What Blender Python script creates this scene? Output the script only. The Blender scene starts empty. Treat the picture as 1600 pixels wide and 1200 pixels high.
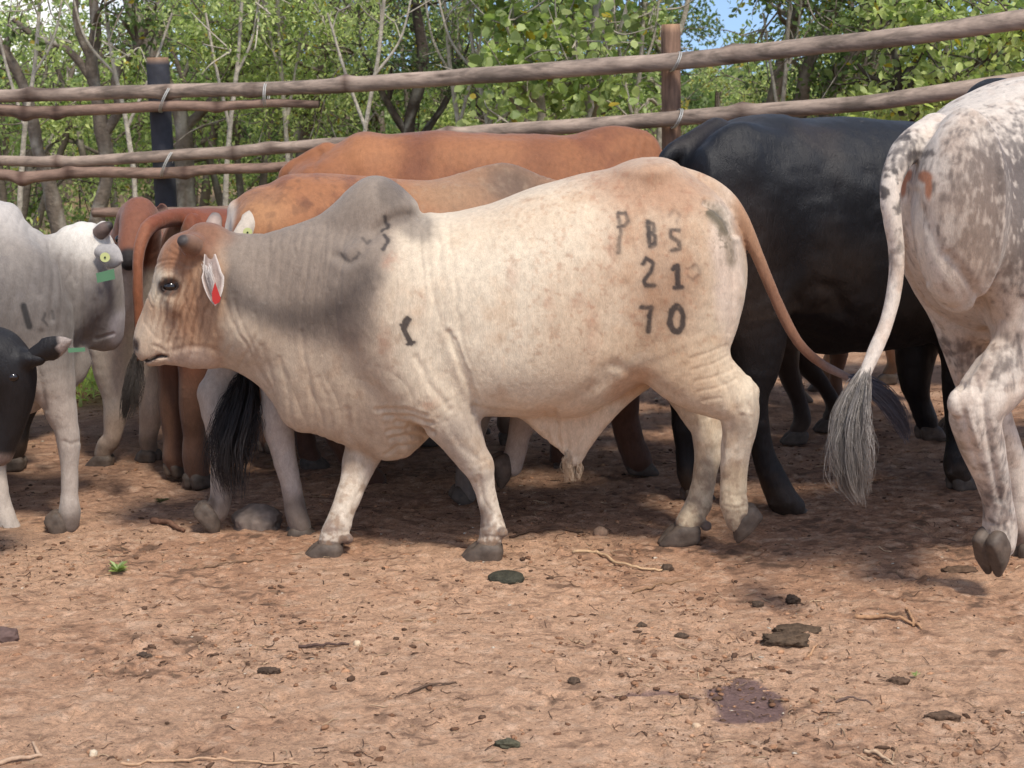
import bpy, math, random
import numpy as np
from mathutils import Vector
from mathutils.bvhtree import BVHTree

C = bpy.context.scene.collection
sc = bpy.context.scene
# ------------------------------------------------------------------ camera, light, exposure
FPX, CAMZ = 2500.0, 1.65
PITCH = math.atan(460 / FPX)
cam = bpy.data.objects.new('camera', bpy.data.cameras.new('camera'))
C.objects.link(cam)
cam.location = (0, 0, CAMZ)
cam.rotation_euler = (math.pi / 2 - PITCH, 0, 0)
cam.data.lens = FPX / 1600 * 36
cam.data.sensor_width = 36
cam.data.clip_start = 0.05
cam.data.clip_end = 3000
cam.data.dof.use_dof = True; cam.data.dof.focus_distance = 5.6; cam.data.dof.aperture_fstop = 8.0
sc.camera = cam

SUN_EL, SUN_AZ = math.radians(57), math.radians(152)   # azimuth measured clockwise from +Y (behind the camera, to the right)
world = bpy.data.worlds.new('World')
sc.world = world
world.use_nodes = True
wn, wl = world.node_tree.nodes, world.node_tree.links
wn.clear()
wo = wn.new('ShaderNodeOutputWorld'); wb = wn.new('ShaderNodeBackground'); sky = wn.new('ShaderNodeTexSky')
sky.sky_type = 'NISHITA'; sky.sun_disc = False
sky.sun_elevation = SUN_EL; sky.sun_rotation = SUN_AZ
sky.air_density = 1.0; sky.dust_density = 0.6; sky.ozone_density = 1.0
wb.inputs['Strength'].default_value = 0.15
wtc = wn.new('ShaderNodeTexCoord'); wadd = wn.new('ShaderNodeVectorMath'); wadd.operation = 'ADD'; wadd.inputs[1].default_value = (0, 0, 0.22)
wnm = wn.new('ShaderNodeVectorMath'); wnm.operation = 'NORMALIZE'
wl.new(wtc.outputs['Generated'], wadd.inputs[0]); wl.new(wadd.outputs[0], wnm.inputs[0]); wl.new(wnm.outputs[0], sky.inputs['Vector'])
wcl = wn.new('ShaderNodeTexNoise'); wcl.inputs['Scale'].default_value = 2.6; wcl.inputs['Detail'].default_value = 6; wl.new(wadd.outputs[0], wcl.inputs['Vector'])
wrp = wn.new('ShaderNodeValToRGB'); wrp.color_ramp.elements[0].position = 0.50; wrp.color_ramp.elements[1].position = 0.66; wl.new(wcl.outputs['Fac'], wrp.inputs['Fac'])
wmx = wn.new('ShaderNodeMix'); wmx.data_type = 'RGBA'; wl.new(wrp.outputs['Color'], wmx.inputs[0]); wl.new(sky.outputs[0], wmx.inputs[6]); wmx.inputs[7].default_value = (6.5, 6.4, 6.2, 1)
wl.new(wmx.outputs[2], wb.inputs['Color']); wl.new(wb.outputs[0], wo.inputs['Surface'])
sl = bpy.data.lights.new('sun', 'SUN')
sun = bpy.data.objects.new('sun', sl); C.objects.link(sun)
sl.energy = 3.0; sl.angle = math.radians(10); sl.color = (1.0, 0.93, 0.83)
sdir = Vector((math.sin(SUN_AZ) * math.cos(SUN_EL), math.cos(SUN_AZ) * math.cos(SUN_EL), math.sin(SUN_EL)))
sun.rotation_euler = sdir.to_track_quat('Z', 'Y').to_euler()
sun.location = (3, -3, 8)
sc.view_settings.view_transform = 'Standard'
sc.view_settings.look = 'None'
sc.view_settings.exposure = 0.53
sc.view_settings.gamma = 1

# ------------------------------------------------------------------ helpers
def ray(px, py):
    x = (px - 800) / FPX; y = (600 - py) / FPX
    return np.array([x, math.cos(PITCH) + y * math.sin(PITCH), -math.sin(PITCH) + y * math.cos(PITCH)])
def at(px, py, Y):                       # the point at distance Y along +Y seen at that place
    d = ray(px, py); t = Y / d[1]
    return np.array([d[0] * t, Y, CAMZ + d[2] * t])
def gnd(px, py, z=0.0):
    d = ray(px, py); t = (CAMZ - z) / -d[2]
    return np.array([d[0] * t, d[1] * t, z])

def s2l(c):
    return tuple(((x / 255) / 12.92 if x / 255 <= 0.04045 else ((x / 255 + 0.055) / 1.055) ** 2.4) for x in c)
def L3(*c): return np.array(s2l(c), dtype=np.float32)

def _h(ix, iy, iz, s):
    n = (ix.astype(np.uint32) * np.uint32(374761393) + iy.astype(np.uint32) * np.uint32(668265263)
         + iz.astype(np.uint32) * np.uint32(2147483647 & 1274126177) + np.uint32((s * 974711 + 17) & 0xffffffff))
    n = (n ^ (n >> np.uint32(13))) * np.uint32(1274126177)
    n = n ^ (n >> np.uint32(16))
    return (n & np.uint32(0xffffff)).astype(np.float32) / np.float32(0xffffff)
def vnoise(p, s=0):
    p = np.asarray(p, dtype=np.float64)
    i = np.floor(p).astype(np.int64); f = (p - i).astype(np.float32); f = f * f * (3 - 2 * f)
    x, y, z = i[:, 0], i[:, 1], i[:, 2]; fx, fy, fz = f[:, 0], f[:, 1], f[:, 2]
    r = 0
    for dx in (0, 1):
        wx = fx if dx else 1 - fx
        for dy in (0, 1):
            wy = fy if dy else 1 - fy
            for dz in (0, 1):
                wz = fz if dz else 1 - fz
                r = r + wx * wy * wz * _h(x + dx, y + dy, z + dz, s)
    return r * 2 - 1
def fbm(p, o=4, s=0, g=0.5):
    r = 0; a = 1.0; t = 0
    p = np.asarray(p, dtype=np.float64)
    for k in range(o):
        r = r + a * vnoise(p * (2.0 ** k) + 17.3 * k, s + k); t += a; a *= g
    return r / t
def sstep(a, b, x):
    t = np.clip((x - a) / (b - a), 0, 1); return t * t * (3 - 2 * t)

def mesh_np(name, v, faces, mat=None, smooth=True, col=None, extra=None):
    """faces: one (M,k) array or a list of them"""
    me = bpy.data.meshes.new(name)
    v = np.asarray(v, dtype=np.float32)
    if not isinstance(faces, list): faces = [faces]
    faces = [np.asarray(f, dtype=np.int32) for f in faces if len(f)]
    loops = np.concatenate([f.ravel() for f in faces])
    tot = np.concatenate([np.full(len(f), f.shape[1], dtype=np.int32) for f in faces])
    start = np.concatenate([[0], np.cumsum(tot)[:-1]]).astype(np.int32)
    me.vertices.add(len(v)); me.vertices.foreach_set('co', v.ravel())
    me.loops.add(len(loops)); me.loops.foreach_set('vertex_index', loops)
    me.polygons.add(len(tot)); me.polygons.foreach_set('loop_start', start)
    me.polygons.foreach_set('use_smooth', np.full(len(tot), smooth))
    me.update(calc_edges=True)
    if col is not None:
        a = me.color_attributes.new('col', 'FLOAT_COLOR', 'POINT')
        c = np.ones((len(v), 4), dtype=np.float32); c[:, :3] = col
        a.data.foreach_set('color', c.ravel())
    for k, d in (extra or {}).items():
        a = me.attributes.new(k, 'FLOAT', 'POINT'); a.data.foreach_set('value', np.asarray(d, dtype=np.float32))
    if mat: me.materials.append(mat)
    return me
def link(name, me, parent=None, loc=(0, 0, 0), rot=(0, 0, 0), scl=None):
    o = bpy.data.objects.new(name, me); C.objects.link(o)
    o.location = loc; o.rotation_euler = rot
    if scl is not None: o.scale = scl if hasattr(scl, '__len__') else (scl,) * 3
    if parent: o.parent = parent
    return o
def tag(o, label=None, cat=None, group=None, kind=None):
    if label: o['label'] = label
    if cat: o['category'] = cat
    if group: o['group'] = group
    if kind: o['kind'] = kind
    return o

# ------------------------------------------------------------------ materials
def mat_new(name):
    m = bpy.data.materials.new(name); m.use_nodes = True
    n, l = m.node_tree.nodes, m.node_tree.links
    return m, n, l, n['Principled BSDF']
def N(n, t, **kw):
    x = n.new(t)
    for k, v in kw.items():
        if k in x.inputs.keys() if hasattr(x, 'inputs') else False: x.inputs[k].default_value = v
        else: setattr(x, k, v)
    return x
def noise(n, l, vec, scale, detail=4, rough=0.55, dist=0.0):
    t = n.new('ShaderNodeTexNoise'); t.inputs['Scale'].default_value = scale
    t.inputs['Detail'].default_value = detail; t.inputs['Roughness'].default_value = rough
    t.inputs['Distortion'].default_value = dist
    if vec is not None: l.new(vec, t.inputs['Vector'])
    return t.outputs['Fac']
def ramp(n, l, fac, stops):
    r = n.new('ShaderNodeValToRGB'); e = r.color_ramp.elements
    while len(e) < len(stops): e.new(0.5)
    for k, (p, c) in enumerate(stops):
        e[k].position = p; e[k].color = (*c, 1) if hasattr(c, '__len__') else (c, c, c, 1)
    l.new(fac, r.inputs['Fac']); return r.outputs['Color']
def mapping(n, l, vec, scale, rot=(0, 0, 0)):
    m = n.new('ShaderNodeMapping'); m.inputs['Scale'].default_value = scale; m.inputs['Rotation'].default_value = rot
    l.new(vec, m.inputs['Vector']); return m.outputs['Vector']
def mixc(n, l, mode, fac, a, b):
    m = n.new('ShaderNodeMix'); m.data_type = 'RGBA'; m.blend_type = mode
    for i, x in ((6, a), (7, b)):
        if hasattr(x, 'is_output'): l.new(x, m.inputs[i])
        else: m.inputs[i].default_value = (*x, 1) if hasattr(x, '__len__') else (x, x, x, 1)
    if hasattr(fac, 'is_output'): l.new(fac, m.inputs[0])
    else: m.inputs[0].default_value = fac
    return m.outputs[2]
def bump(n, l, b, hgt, strength, dist, prev=None):
    k = n.new('ShaderNodeBump'); k.inputs['Strength'].default_value = strength; k.inputs['Distance'].default_value = dist
    l.new(hgt, k.inputs['Height'])
    if prev is not None: l.new(prev, k.inputs['Normal'])
    l.new(k.outputs[0], b.inputs['Normal']); return k.outputs[0]

def coat_material(name, rough=0.62, spec=0.25, var=0.25, sheen=0.15, hair=1.0):
    m, n, l, b = mat_new(name)
    tc = n.new('ShaderNodeTexCoord').outputs['Object']
    at_ = n.new('ShaderNodeAttribute'); at_.attribute_name = 'col'
    f1 = noise(n, l, mapping(n, l, tc, (1, 1, 0.55)), 55, 5, 0.65)
    f2 = noise(n, l, mapping(n, l, tc, (1, 1, 0.22)), 420, 3, 0.7)
    v = ramp(n, l, f1, [(0.3, 1 - var), (0.7, 1 + 0 * var)])
    v2 = ramp(n, l, f2, [(0.3, 1 - var), (0.7, 1.0)])
    c = mixc(n, l, 'MULTIPLY', 1.0, at_.outputs['Color'], v)
    c = mixc(n, l, 'MULTIPLY', 1.0, c, v2)
    l.new(c, b.inputs['Base Color'])
    b.inputs['Roughness'].default_value = rough
    b.inputs['Specular IOR Level'].default_value = spec
    b.inputs['Sheen Weight'].default_value = sheen; b.inputs['Sheen Roughness'].default_value = 0.5
    b.inputs['Sheen Tint'].default_value = (1, 0.95, 0.9, 1)
    w = noise(n, l, mapping(n, l, tc, (1, 1, 0.22)), 30, 5, 0.65, 1.2)
    wr = ramp(n, l, w, [(0.36, 0.0), (0.44, 0.8), (0.5, 1.0), (0.56, 0.8), (0.64, 0.1)])
    p = bump(n, l, b, wr, 0.14 * hair, 0.004)
    p = bump(n, l, b, w, 0.32 * hair, 0.007, p)
    p = bump(n, l, b, f1, 0.35 * hair, 0.003, p)
    bump(n, l, b, f2, 0.7 * hair, 0.002, p)
    return m
M_COAT = coat_material('pale_hide')
M_BLACK = coat_material('black_hide', rough=0.48, spec=0.34, var=0.4, sheen=0.0, hair=1.3)
M_BROWN = coat_material('brown_hide', rough=0.58, spec=0.22, sheen=0.12, hair=1.0)

def simple_mat(name, c, rough=0.6, spec=0.3, nscale=30, nvar=0.3, bstr=0.3, bdist=0.004, attr=False):
    m, n, l, b = mat_new(name)
    tc = n.new('ShaderNodeTexCoord').outputs['Object']
    f = noise(n, l, tc, nscale, 5, 0.6)
    if attr:
        a = n.new('ShaderNodeAttribute'); a.attribute_name = 'col'; base = a.outputs['Color']
    else: base = c
    col = mixc(n, l, 'MULTIPLY', 1.0, base, ramp(n, l, f, [(0.25, 1 - nvar), (0.75, 1.0)]))
    l.new(col, b.inputs['Base Color'])
    b.inputs['Roughness'].default_value = rough; b.inputs['Specular IOR Level'].default_value = spec
    bump(n, l, b, f, bstr, bdist)
    return m
M_HOOF = simple_mat('hoof_horn', L3(104, 90, 79), 0.6, 0.3, 34, 0.65, 0.6, 0.004)
M_HORN = simple_mat('horn', None, 0.55, 0.3, 60, 0.3, 0.4, 0.003, attr=True)
M_EYE = simple_mat('eye', L3(22, 15, 12), 0.08, 0.6, 5, 0.1, 0.0)
M_TAGR = simple_mat('red_tag', L3(172, 44, 38), 0.5, 0.4, 20, 0.1, 0.05)
M_TAGY = simple_mat('yellow_tag', L3(178, 182, 122), 0.55, 0.4, 20, 0.1, 0.05)
M_TAGG = simple_mat('green_tag', L3(82, 122, 90), 0.55, 0.4, 20, 0.15, 0.05)
M_INK = simple_mat('tag_ink', L3(25, 35, 25), 0.6, 0.2, 20, 0.1, 0.05)
M_HAIR = simple_mat('tail_hair', None, 0.5, 0.4, 30, 0.3, 0.0, attr=True)

# ------------------------------------------------------------------ implicit surfaces
class Rig:
    """local frame: a = towards the right of the picture (turned by yaw), b = away, z = up"""
    def __init__(s, px, Y, yaw=0.0):
        g = at(px, 600, Y); s.G = np.array([g[0], Y]); s.th = math.radians(yaw)
        s.c, s.s_ = math.cos(s.th), math.sin(s.th); s.prims = []; s.hooves = []; s.pb = -0.28
    def tol(s, w):
        x, y = w[0] - s.G[0], w[1] - s.G[1]
        return np.array([x * s.c + y * s.s_, -x * s.s_ + y * s.c, w[2]])
    def P(s, px, py, b=0.0):
        d = ray(px, py)
        cl = s.tol(np.array([0, 0, CAMZ])); dl = np.array([d[0] * s.c + d[1] * s.s_, -d[0] * s.s_ + d[1] * s.c, d[2]])
        t = (b - cl[1]) / dl[1]; return cl + dl * t
    def depth(s, p):
        return s.G[1] + p[0] * s.s_ + p[1] * s.c
    def R(s, px, py, r, b=0.0):
        return r * s.depth(s.P(px, py, b)) / FPX / math.cos(PITCH) * 0.985
    def proj(s, co):                       # local -> picture coordinates
        x = s.G[0] + co[:, 0] * s.c - co[:, 1] * s.s_; y = s.G[1] + co[:, 0] * s.s_ + co[:, 1] * s.c
        z = co[:, 2] - CAMZ
        f = y * math.cos(PITCH) - z * math.sin(PITCH); u = y * math.sin(PITCH) + z * math.cos(PITCH)
        return 800 + FPX * x / f, 600 - FPX * u / f
    def chain(s, nodes, k=0.03, ys=1.0, sub=False, metric=False):
        out = []
        for q in nodes:
            b = q[2]
            if metric: out.append((q[0], b, q[1], q[3]) + tuple(q[4:5] or (ys,)))
            else:
                p = s.P(q[0], q[1], b); out.append((p[0], p[1], p[2], s.R(q[0], q[1], q[3], b)) + tuple(q[4:5] or (ys,)))
        out = np.array(out)
        if len(out) > 2:                   # Catmull-Rom
            e = np.vstack([2 * out[0] - out[1], out, 2 * out[-1] - out[-2]]); r = []
            for i in range(len(out) - 1):
                p0, p1, p2, p3 = e[i:i + 4]
                for t in (0, .25, .5, .75):
                    v = 0.5 * ((2 * p1) + (-p0 + p2) * t + (2 * p0 - 5 * p1 + 4 * p2 - p3) * t * t + (-p0 + 3 * p1 - 3 * p2 + p3) * t ** 3)
                    v[3] = p1[3] + (p2[3] - p1[3]) * t; r.append(v)
            r.append(out[-1]); out = np.array(r)
        s.prims.append(('chain', out, k, sub))
    def ell(s, px, py, b, rx, rz, ry, rot=0, k=0.04, sub=False, metric=False):
        if metric: p = np.array([px, b, py]); a, c = rx, rz
        else: p = s.P(px, py, b); a, c = s.R(px, py, rx, b), s.R(px, py, rz, b)
        s.prims.append(('ell', (p, a, ry, c, math.radians(rot)), k, sub))
    def loft(s, st, k=0.05, pt=2.0, pb=2.0, pw=2.2, wz=0.5, metric=False, b0=0.0):
        o = []
        for q in st:
            if metric: o.append((q[0], q[1], q[2], q[3]))
            else:
                t = s.P(q[0], q[1], b0); u = s.P(q[0], q[2], b0); o.append(((t[0] + u[0]) / 2, t[2], u[2], q[3]))
        o = np.array(o); o = o[np.argsort(o[:, 0])]
        s.prims.append(('loft', (o, pt, pb, pw, wz, b0), k, False))
    def field(s, h):
        lo = np.full(3, 1e9); hi = -lo
        for t, d, k, sub in s.prims:
            if sub: continue
            if t == 'chain': l_, h_ = (d[:, :3] - d[:, 3:4] * 1.3).min(0), (d[:, :3] + d[:, 3:4] * 1.3).max(0)
            elif t == 'ell': r = max(d[1], d[3]); l_, h_ = d[0] - (r, d[2], r), d[0] + (r, d[2], r)
            else:
                w = d[0][:, 3].max(); l_ = np.array([d[0][0, 0], d[5] - w, d[0][:, 2].min()]); h_ = np.array([d[0][-1, 0], d[5] + w, d[0][:, 1].max()])
            lo = np.minimum(lo, l_); hi = np.maximum(hi, h_)
        lo -= 0.06; hi += 0.06
        n = np.ceil((hi - lo) / h).astype(int) + 1
        ax = [(lo[i] + h * np.arange(n[i])).astype(np.float32) for i in range(3)]
        D = np.full(n, 0.25, dtype=np.float32)
        for t, d, k, sub in s.prims:
            m = k * 1.3 + 0.05
            if t == 'chain': l_, h_ = (d[:, :3] - d[:, 3:4] * 1.35).min(0) - m, (d[:, :3] + d[:, 3:4] * 1.35).max(0) + m
            elif t == 'ell': r = max(d[1], d[3]); l_, h_ = d[0] - (r, d[2], r) - m, d[0] + (r, d[2], r) + m
            else: l_ = np.array([d[0][0, 0] - m, lo[1], lo[2]]); h_ = np.array([d[0][-1, 0] + m, hi[1], hi[2]])
            i0 = np.clip(np.floor((l_ - lo) / h).astype(int), 0, n - 1); i1 = np.clip(np.ceil((h_ - lo) / h).astype(int) + 1, i0 + 2, n)
            i0 = np.minimum(i0, i1 - 2)
            X = ax[0][i0[0]:i1[0]][:, None, None]; Y = ax[1][i0[1]:i1[1]][None, :, None]; Z = ax[2][i0[2]:i1[2]][None, None, :]
            if t == 'chain':
                f = None
                for a, b in zip(d[:-1], d[1:]):
                    ys = 0.5 * (a[4] + b[4]); v = b[:3] - a[:3]; v2 = np.array([v[0], v[1] / ys, v[2]]); L2 = max(float(v2 @ v2), 1e-9)
                    qx, qy, qz = X - a[0], (Y - a[1]) / ys, Z - a[2]
                    tt = np.clip((qx * v2[0] + qy * v2[1] + qz * v2[2]) / L2, 0, 1)
                    g = np.sqrt((qx - tt * v2[0]) ** 2 + (qy - tt * v2[1]) ** 2 + (qz - tt * v2[2]) ** 2) - (a[3] + (b[3] - a[3]) * tt)
                    f = g if f is None else np.minimum(f, g)
            elif t == 'ell':
                p, a, ry, c, r = d; cr, sr = math.cos(r), math.sin(r)
                qx, qy, qz = X - p[0], Y - p[1], Z - p[2]
                u = qx * cr + qz * sr; w = -qx * sr + qz * cr
                k0 = np.sqrt((u / a) ** 2 + (qy / ry) ** 2 + (w / c) ** 2); k1 = np.sqrt((u / a ** 2) ** 2 + (qy / ry ** 2) ** 2 + (w / c ** 2) ** 2)
                f = k0 * (k0 - 1) / np.maximum(k1, 1e-6)
            else:
                o, pt, pb, pw, wz, b0 = d
                xs = X.ravel(); zt = pch(o[:, 0], o[:, 1], xs)[:, None, None]; zb = pch(o[:, 0], o[:, 2], xs)[:, None, None]; hw = pch(o[:, 0], o[:, 3], xs)[:, None, None]
                H = np.maximum(zt - zb, 0.02); zc = zb + H * wz
                up = np.maximum(Z - zc, 0) / (H * (1 - wz)); dn = np.maximum(zc - Z, 0) / (H * wz)
                kk = ((np.abs(Y - b0) / hw) ** pw + up ** (pw if pt == 2.0 else pt) + dn ** (pw if pb == 2.0 else pb))
                f = (np.maximum(kk, 1e-6) ** (1 / pw) - 1)
                gx, gy, gz = np.gradient(f, h)
                f = f / np.maximum(np.sqrt(gx * gx + gy * gy + gz * gz), 0.8)
                f = np.minimum(f, 0.3)
                end = np.maximum(o[0, 0] - X, X - o[-1, 0])
                f = np.maximum(f, end + 0 * f)
            sl_ = (slice(i0[0], i1[0]), slice(i0[1], i1[1]), slice(i0[2], i1[2])); A = D[sl_]
            if sub:
                f = -f; hh = np.maximum(k - np.abs(A - f), 0) / k; D[sl_] = np.maximum(A, f) + hh * hh * k / 4
            else:
                hh = np.maximum(k - np.abs(A - f), 0) / k; D[sl_] = np.minimum(A, f) - hh * hh * k / 4
        return D, lo, h
def pch(x, y, q):
    h = np.diff(x); d = np.diff(y) / h; m = np.zeros_like(y)
    for i in range(1, len(x) - 1):
        if d[i - 1] * d[i] > 0: m[i] = 2 / (1 / d[i - 1] + 1 / d[i]) * 0.5 + 0.25 * (d[i - 1] + d[i])
        else: m[i] = 0
    m[0] = d[0]; m[-1] = d[-1]
    q = np.clip(q, x[0], x[-1]); i = np.clip(np.searchsorted(x, q) - 1, 0, len(x) - 2)
    t = (q - x[i]) / h[i]
    return ((2 * t ** 3 - 3 * t ** 2 + 1) * y[i] + (t ** 3 - 2 * t ** 2 + t) * h[i] * m[i] + (-2 * t ** 3 + 3 * t ** 2) * y[i + 1] + (t ** 3 - t ** 2) * h[i] * m[i + 1])
def nets(D, lo, h):
    ins = D < 0
    n = D.shape
    c = [ins[i:n[0] - 1 + i, j:n[1] - 1 + j, k:n[2] - 1 + k] for i in (0, 1) for j in (0, 1) for k in (0, 1)]
    sm = sum(x.astype(np.int8) for x in c); act = (sm > 0) & (sm < 8)
    I = np.argwhere(act)
    corner = [(i, j, k) for i in (0, 1) for j in (0, 1) for k in (0, 1)]
    V = np.stack([D[I[:, 0] + i, I[:, 1] + j, I[:, 2] + k] for i, j, k in corner], 1)
    acc = np.zeros((len(I), 3)); cnt = np.zeros(len(I))
    for x in range(8):
        for y in range(x + 1, 8):
            ca, cb = np.array(corner[x]), np.array(corner[y])
            if abs(ca - cb).sum() != 1: continue
            va, vb = V[:, x], V[:, y]; cr = (va < 0) != (vb < 0)
            t = np.where(cr, va / np.where(cr, va - vb, 1), 0)
            acc += np.where(cr[:, None], ca + t[:, None] * (cb - ca), 0); cnt += cr
    v = lo + h * (I + acc / cnt[:, None])
    idx = np.full(act.shape, -1, dtype=np.int32); idx[act] = np.arange(len(I))
    F = []
    for ax in range(3):
        a = [slice(None)] * 3; b = [slice(None)] * 3; a[ax] = slice(0, -1); b[ax] = slice(1, None)
        A, B = ins[tuple(a)], ins[tuple(b)]; E = np.argwhere(A != B)
        o1, o2 = [(1, 2), (2, 0), (0, 1)][ax]
        ok = (E[:, o1] > 0) & (E[:, o2] > 0) & (E[:, o1] < n[o1] - 1) & (E[:, o2] < n[o2] - 1); E = E[ok]
        s = A[E[:, 0], E[:, 1], E[:, 2]]
        def g(d1, d2):
            q = E.copy(); q[:, o1] -= d1; q[:, o2] -= d2; return idx[q[:, 0], q[:, 1], q[:, 2]]
        f = np.stack([g(1, 1), g(0, 1), g(0, 0), g(1, 0)], 1)
        f = np.where(s[:, None], f, f[:, ::-1]); F.append(f)
    return v, np.concatenate(F)
def subdiv(v, f):
    me = mesh_np('tmp', v, f); o = bpy.data.objects.new('tmp', me); C.objects.link(o)
    md = o.modifiers.new('s', 'SUBSURF'); md.levels = 1; md.render_levels = 1
    dg = bpy.context.evaluated_depsgraph_get(); ev = o.evaluated_get(dg); m2 = ev.to_mesh()
    nv = np.empty(len(m2.vertices) * 3, dtype=np.float32); m2.vertices.foreach_get('co', nv)
    nl = np.empty(len(m2.loops), dtype=np.int32); m2.loops.foreach_get('vertex_index', nl)
    ev.to_mesh_clear(); bpy.data.objects.remove(o); bpy.data.meshes.remove(me)
    return nv.reshape(-1, 3), nl.reshape(-1, 4)
def normals(v, f):
    e1 = v[f[:, 2]] - v[f[:, 0]]; e2 = v[f[:, 3]] - v[f[:, 1]]; fn = np.cross(e1, e2)
    n = np.zeros_like(v)
    for k in range(4): 
        for c in range(3): n[:, c] += np.bincount(f[:, k], fn[:, c], len(v))
    return n / np.maximum(np.linalg.norm(n, axis=1, keepdims=True), 1e-12)
def relax(v, f, it=2, w=0.5):
    for _ in range(it):
        a = np.zeros_like(v); c = np.zeros(len(v))
        for k in range(4):
            i, j = f[:, k], f[:, (k + 1) % 4]
            for q in range(3): a[:, q] += np.bincount(i, v[j, q], len(v)) 
            c += np.bincount(i, minlength=len(v))
        v = v * (1 - w) + w * a / np.maximum(c, 1)[:, None]
    return v
def seg_dist(u, v, pts):
    d = np.full(len(u), 1e9)
    for (x0, y0), (x1, y1) in zip(pts[:-1], pts[1:]):
        dx, dy = x1 - x0, y1 - y0; t = np.clip(((u - x0) * dx + (v - y0) * dy) / (dx * dx + dy * dy + 1e-9), 0, 1)
        d = np.minimum(d, np.hypot(u - x0 - t * dx, v - y0 - t * dy))
    return d

def hoof_mesh():
    r = Rig(800, 5, 0)
    for sy in (-1, 1):
        b = 0.021 * sy
        r.chain([(-0.030, -0.030, b, 0.026, 0.85), (0.000, -0.030, b, 0.029, 0.85), (0.03, -0.043, b * 0.95, 0.024, 0.85), (0.062, -0.062, b * 0.75, 0.0125, 0.9)], k=0.006, metric=True)
        r.chain([(-0.028, -0.050, b, 0.024, 0.9), (0.02, -0.055, b, 0.027, 0.85), (0.05, -0.062, b * 0.85, 0.016, 0.9)], k=0.006, metric=True)
    D, lo, h = r.field(0.0045)
    z = (lo[2] + h * np.arange(D.shape[2]))[None, None, :]
    D = np.maximum(D, (-0.070 - z)); D = np.maximum(D, z + 0.006)
    v, f = nets(D, lo, h); v = relax(v, f, 1, 0.5)
    return mesh_np('hoof', v, f, M_HOOF)
HOOF = hoof_mesh()

def tubes(paths, radii, sides=3, col=None):
    """paths (n,m,3), radii (n,m)"""
    n, m, _ = paths.shape
    t = np.gradient(paths, axis=1); t /= np.maximum(np.linalg.norm(t, axis=2, keepdims=True), 1e-9)
    ref = np.array([0.31, 0.9, 0.2]); x = np.cross(t, ref); x /= np.maximum(np.linalg.norm(x, axis=2, keepdims=True), 1e-9); y = np.cross(t, x)
    an = np.arange(sides) * 2 * math.pi / sides
    v = paths[:, :, None, :] + radii[:, :, None, None] * (np.cos(an)[None, None, :, None] * x[:, :, None, :] + np.sin(an)[None, None, :, None] * y[:, :, None, :])
    i = np.arange(n)[:, None, None] * m * sides + np.arange(m - 1)[None, :, None] * sides
    k = np.arange(sides)[None, None, :]; k2 = (k + 1) % sides
    f = np.stack([i + k, i + k2, i + sides + k2, i + sides + k], -1).reshape(-1, 4)
    return v.reshape(-1, 3), f
def crspline(P, m):
    P = np.asarray(P, float); e = np.vstack([2 * P[0] - P[1], P, 2 * P[-1] - P[-2]]); out = []
    for q in np.linspace(0, len(P) - 1 - 1e-6, m):
        i = int(q); t = q - i; p0, p1, p2, p3 = e[i:i + 4]
        out.append(0.5 * ((2 * p1) + (-p0 + p2) * t + (2 * p0 - 5 * p1 + 4 * p2 - p3) * t * t + (-p0 + 3 * p1 - 3 * p2 + p3) * t ** 3))
    return np.array(out)
def tuft(rig, nodes, n, seed, c0, c1, parent, w=0.0012, name='tail_tuft'):
    """nodes (px,py,b,spread px): hair strands following a path"""
    rg = np.random.RandomState(seed)
    Pn = np.array([list(rig.P(a, b_, b)) + [rig.R(a, b_, r, b)] for a, b_, b, r in nodes]); m = 14
    S = crspline(Pn, m); out = []
    nc = max(6, n // 38); ci = rg.randint(nc, size=n); oc = rg.normal(size=(nc, 3)); oc /= np.linalg.norm(oc, axis=1, keepdims=True); oc *= rg.uniform(0.1, 1, (nc, 1)) ** 0.6
    off = oc[ci] + rg.normal(size=(n, 3)) * .13; off2 = (rg.normal(size=(nc, 3)) * .6)[ci] + rg.normal(size=(n, 3)) * .12
    s = np.linspace(0, 1, m)[None, :, None]
    endl = rg.uniform(0.55, 1.05, n); st = rg.uniform(0, 0.35, n)
    q = st[:, None] + (endl - st)[:, None] * np.linspace(0, 1, m)[None, :]
    base = np.stack([np.interp(q, np.linspace(0, 1, m), S[:, c]) for c in range(4)], -1)
    wav = np.sin(q * rg.uniform(7, 13, n)[:, None] + rg.uniform(0, 6, n)[:, None])[:, :, None] * off2[:, None, :] * 0.25
    paths = base[:, :, :3] + (off[:, None, :] + off2[:, None, :] * q[:, :, None] * 0.5 + wav) * base[:, :, 3:4]
    rad = w * (1 - 0.75 * np.linspace(0, 1, m))[None, :] * rg.uniform(0.7, 1.5, (n, 1))
    v, f = tubes(paths, rad, 3)
    mixv = np.repeat(rg.uniform(0, 1, n), m * 3)[:, None]
    return link(name, mesh_np(name, v, f, M_HAIR, True, c0 * (1 - mixv) + c1 * mixv), parent)

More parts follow.
